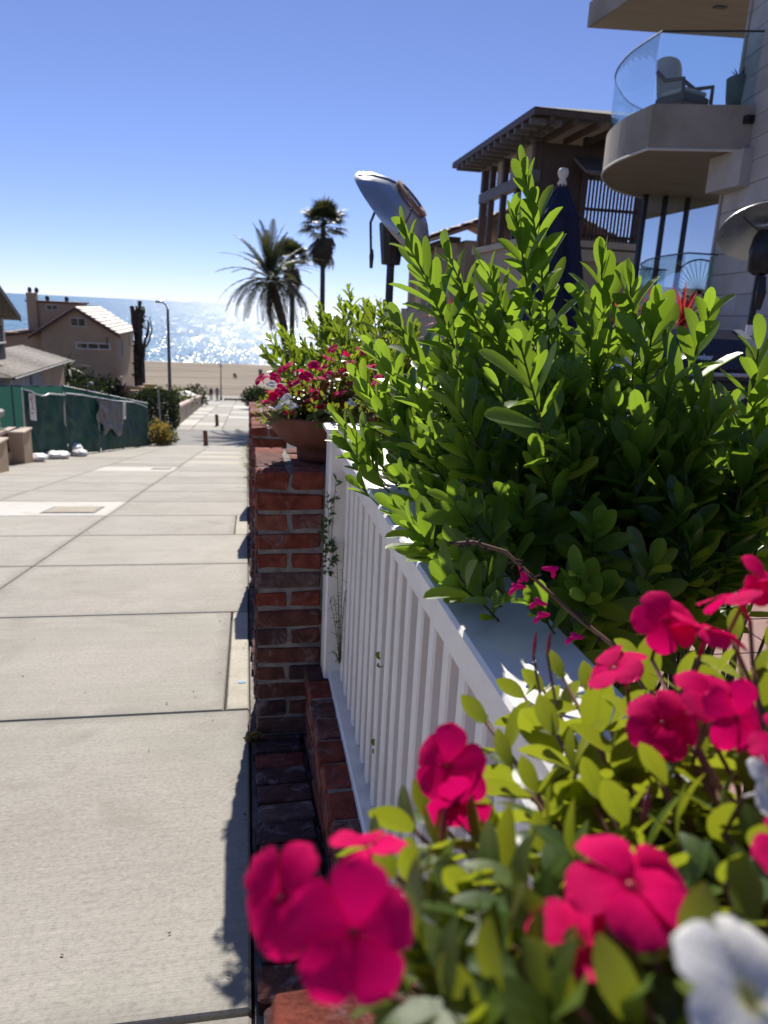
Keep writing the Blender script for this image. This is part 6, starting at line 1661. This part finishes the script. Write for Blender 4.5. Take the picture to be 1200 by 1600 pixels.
hoop = [(.40 * math.cos(a), .22 + .16 * math.sin(a), .62 + .36 * math.sin(a)) for a in [2 * math.pi * k / 24 for k in range(25)]]
MB().tube(hoop, .016, 6).build('frame', M['metal_dark'], t)
b = MB()
for k in range(24): b.tube([hoop[k], (0, -.02, .36)], .006, 4)
b.build('wires', M['metal_dark'], t)
for (x, y) in ((-.25, -.25), (.25, -.25), (-.25, .3), (.25, .3)): MB().tube([(x * .3, y * .2, .36), (x, y, 0)], .011, 5).build('leg', M['metal_dark'], t)

# red cordylines in a raised bed below the terrace
tag(MB().cbox((3.6, 8.75, -2.0), (7.3, 11.6, .62), .02).build('planter_bed', M['slab_grey']), 'raised grey planter bed in front of the stone house terrace', 'planter')
for k, (px, py, Y, L, st_, lb) in enumerate(((1065, 508, 9.8, .60, .28, 'large red cordyline in front of the lower glass guard'), (1018, 486, 10.4, .42, .40, 'red cordyline left of the large one, before the glass guard'), (958, 466, 10.0, .42, .55, 'pale red cordyline on a bare stalk beside the navy umbrella'),
                                             (1035, 530, 9.3, .50, .10, 'drooping dark red cordyline under the large one'), (990, 520, 9.6, .45, .15, 'low red cordyline between the umbrella and the grill'), (925, 560, 9.0, .55, .0, 'red cordyline low behind the shrub leaves'), (705, 505, 8.2, .36, .2, 'reddish cordyline glimpsed through the shrub below the tipped heater'))):
    p = atY(px, py, Y); z0 = .62 if Y > 8.7 else -.05; st_ = p.z - z0
    rosette('cordyline', lb, 'plant', (p.x, Y, z0), 44 if k == 0 else 34, L, M['cordy'], 90 + k, up=(-25 if k in (3, 2) else 5, 82), wid=.9, stalk=max(st_, .02), group='red cordylines below the terrace')

# =================================================================== BROWN WOODEN HOUSE
BX, BY, BYF = 7.0, 18.9, 23.3
t = thing('timber_house', 'brown timber house with an open loggia, slatted balcony and broad low-pitched roof', 'house', (BX, BY, P(20)))
L0 = Vector(t.location)
gz = P(23) - .6
def B(a, c, name, mat, parent=t, c_=.006): return MB().cbox(hp(*a), hp(*c), c_).build(name, M[mat], parent)
B((BX, BY, gz), (12.5, BYF, 2.95), 'wall', 'stucco_tan')
B((BX - .10, BY - .14, 2.955), (12.6, BYF + .1, 3.12), 'ledge', 'stucco_lite')
B((8.1, BY - .16, 2.62), (11.9, BY - .005, 2.90), 'pale_band', 'stucco_lite')
# corner and loggia posts on the side towards the walk
for (y0, w_) in ((BY, .22), (BY + 1.15, .16), (BY + 2.3, .16), (BY + 3.4, .16), (BYF - .2, .2)):
    B((BX, y0, 3.125), (BX + w_, y0 + w_, 5.33), 'post', 'wood_brown')
B((BX - .03, BY - .03, 4.42), (BX + .19, BYF + .02, 4.70), 'beam', 'wood_grey')
B((BX - .03, BY - .03, 5.335), (BX + .20, BYF + .02, 5.55), 'plate', 'wood_grey')
for (ya, yb) in ((BY + 1.32, BY + 1.85), (BY + 2.47, BY + 2.95)): B((BX + .03, ya, 4.705), (BX + .10, yb, 5.33), 'panel', 'stucco_tan')
B((BX + .03, BY + .24, 4.705), (BX + .10, BY + .80, 5.33), 'panel', 'stucco_tan')
# front wall facing the camera: boarded left part, recessed slatted balcony on the right
fw_ = B((BX + .225, BY, 3.125), (8.3, BY + .15, 5.33), 'front_boarding', 'wood_brown')
B((BX + .55, BY - .03, 3.4), (BX + 1.0, BY - .004, 4.4), 'shutter', 'fascia', fw_)
B((8.305, BY + .02, 4.75), (12.4, BY + .18, 5.55), 'front_beam', 'wood_brown')
for x in (8.3, 9.9, 11.5): B((x, BY - .05, 3.125), (x + .17, BY + .14, 4.745), 'front_post', 'wood_brown')
sm = MB().cbox((-.028, -.02, 0), (.028, .02, 1.50), .004).mesh('slat', M['wood_brown'])
sr_ = thing
for zz in (3.22, 3.86, 4.62): B((8.475, BY + .03, zz), (11.49, BY + .09, zz + .07), 'slat_rail', 'wood_brown')
for k in range(30):
    x = 8.55 + k * .098
    if abs(x - 9.98) < .11: continue
    link('slat', sm, t, None, hp(x, BY + .005, 3.135))
bb = B((8.2, BYF - .15, 3.125), (12.5, BYF, 3.6), 'back_wall', 'stucco_tan')
# sloping awning brace
b = MB(); b.add([hp(8.0, BY - .9, 4.55), hp(8.9, BY - .9, 4.55), hp(8.9, BY - .02, 5.0), hp(8.0, BY - .02, 5.0), hp(8.0, BY - .9, 4.62), hp(8.9, BY - .9, 4.62), hp(8.9, BY - .02, 5.07), hp(8.0, BY - .02, 5.07)], [(3, 2, 1, 0), (4, 5, 6, 7), (0, 1, 5, 4), (1, 2, 6, 5), (2, 3, 7, 6), (3, 0, 4, 7)]); b.build('awning', M['wood_grey'], t)
# roof: low pitch with deep eaves and exposed rafters
EX, EY0, EY1 = 6.2, 17.0, 22.9 + .3
z0 = 5.45; rx = 10.5; rzz = 6.15
rb = MB(); A = [hp(EX, EY0, z0), hp(EX, EY1 + .6, z0), hp(rx, EY1 - 1.5, rzz), hp(rx, EY0 + 2.2, rzz), hp(14, EY0, z0), hp(14, EY1 + .6, z0)]
A2 = [v + Vector((0, 0, .13)) for v in A]
rb.add(A + A2, [(0, 1, 2, 3)[::-1], (6, 7, 8, 9)[::-1], (0, 3, 4), (6, 10, 9), (4, 3, 2, 5), (10, 11, 8, 9), (1, 5, 2), (7, 8, 11), (0, 6, 7, 1), (0, 4, 10, 6), (4, 5, 11, 10), (1, 7, 11, 5)])
roof = rb.build('roof', M['wood_brown'], t)
tl_ = MB(); tl_.add([v + Vector((0, 0, .02)) for v in A2], [(0, 1, 2, 3)[::-1], (0, 4, 3), (4, 5, 2, 3), (1, 2, 5)]); tl_.build('roof_covering', M['shingle'], roof)
for k in range(13):
    y = EY0 + .25 + k * .5; zz = z0 - .005
    MB().box(hp(EX + .02, y, zz - .13), hp(BX - .031, y + .09, zz)).build('rafter', M['wood_grey'], roof)
for k in range(14):
    x = EX + .4 + k * .55; MB().box(hp(x, EY0 + .02, z0 - .135), hp(x + .09, BY - .01, z0 - .008)).build('rafter', M['wood_brown'], roof)
# tile-roofed house further down
t = thing('tile_roofed_house', 'stucco house with a scalloped clay tile roof below the timber house', 'house', (7.3, 25.0, P(25)))
L0 = Vector(t.location)
e = [atX(672, 358, 6.6), atX(745, 368, 6.6)]
B((7.2, 25.2, gz - 1), (12, 33, 3.55), 'wall', 'stucco_tan', t)
for (y, ) in ((25.3,), (27.2,), (29.3,), (31.5,)): B((6.7, y, 1.2), (6.95, y + .25, 3.45), 'post', 'stucco_lite', t)
B((6.7, 25.2, gz - 1), (7.19, 33, 1.3), 'base_wall', 'stucco_tan', t)
B((6.62, 25.1, 3.455), (7.0, 33.1, 3.62), 'beam', 'wood_brown', t)
for y in (26.2, 28.3, 30.5): window(t, (-.1 - .002, y - 25.0, 2.3 - L0.z), .9, 1.5, 'y', out=-1)
wavy_roof('roof', M['roof_tile'], t, hp(6.2, 24.6, 3.62), hp(6.2, 33.5, 3.62), hp(9.6, 24.6, 4.9), 160, 36, .07, 34, 9)
wavy_roof('roof', M['roof_tile'], t, hp(13, 24.6, 3.62), hp(13, 33.5, 3.62), hp(9.6, 24.6, 4.9), 80, 36, .07, 34, 9)
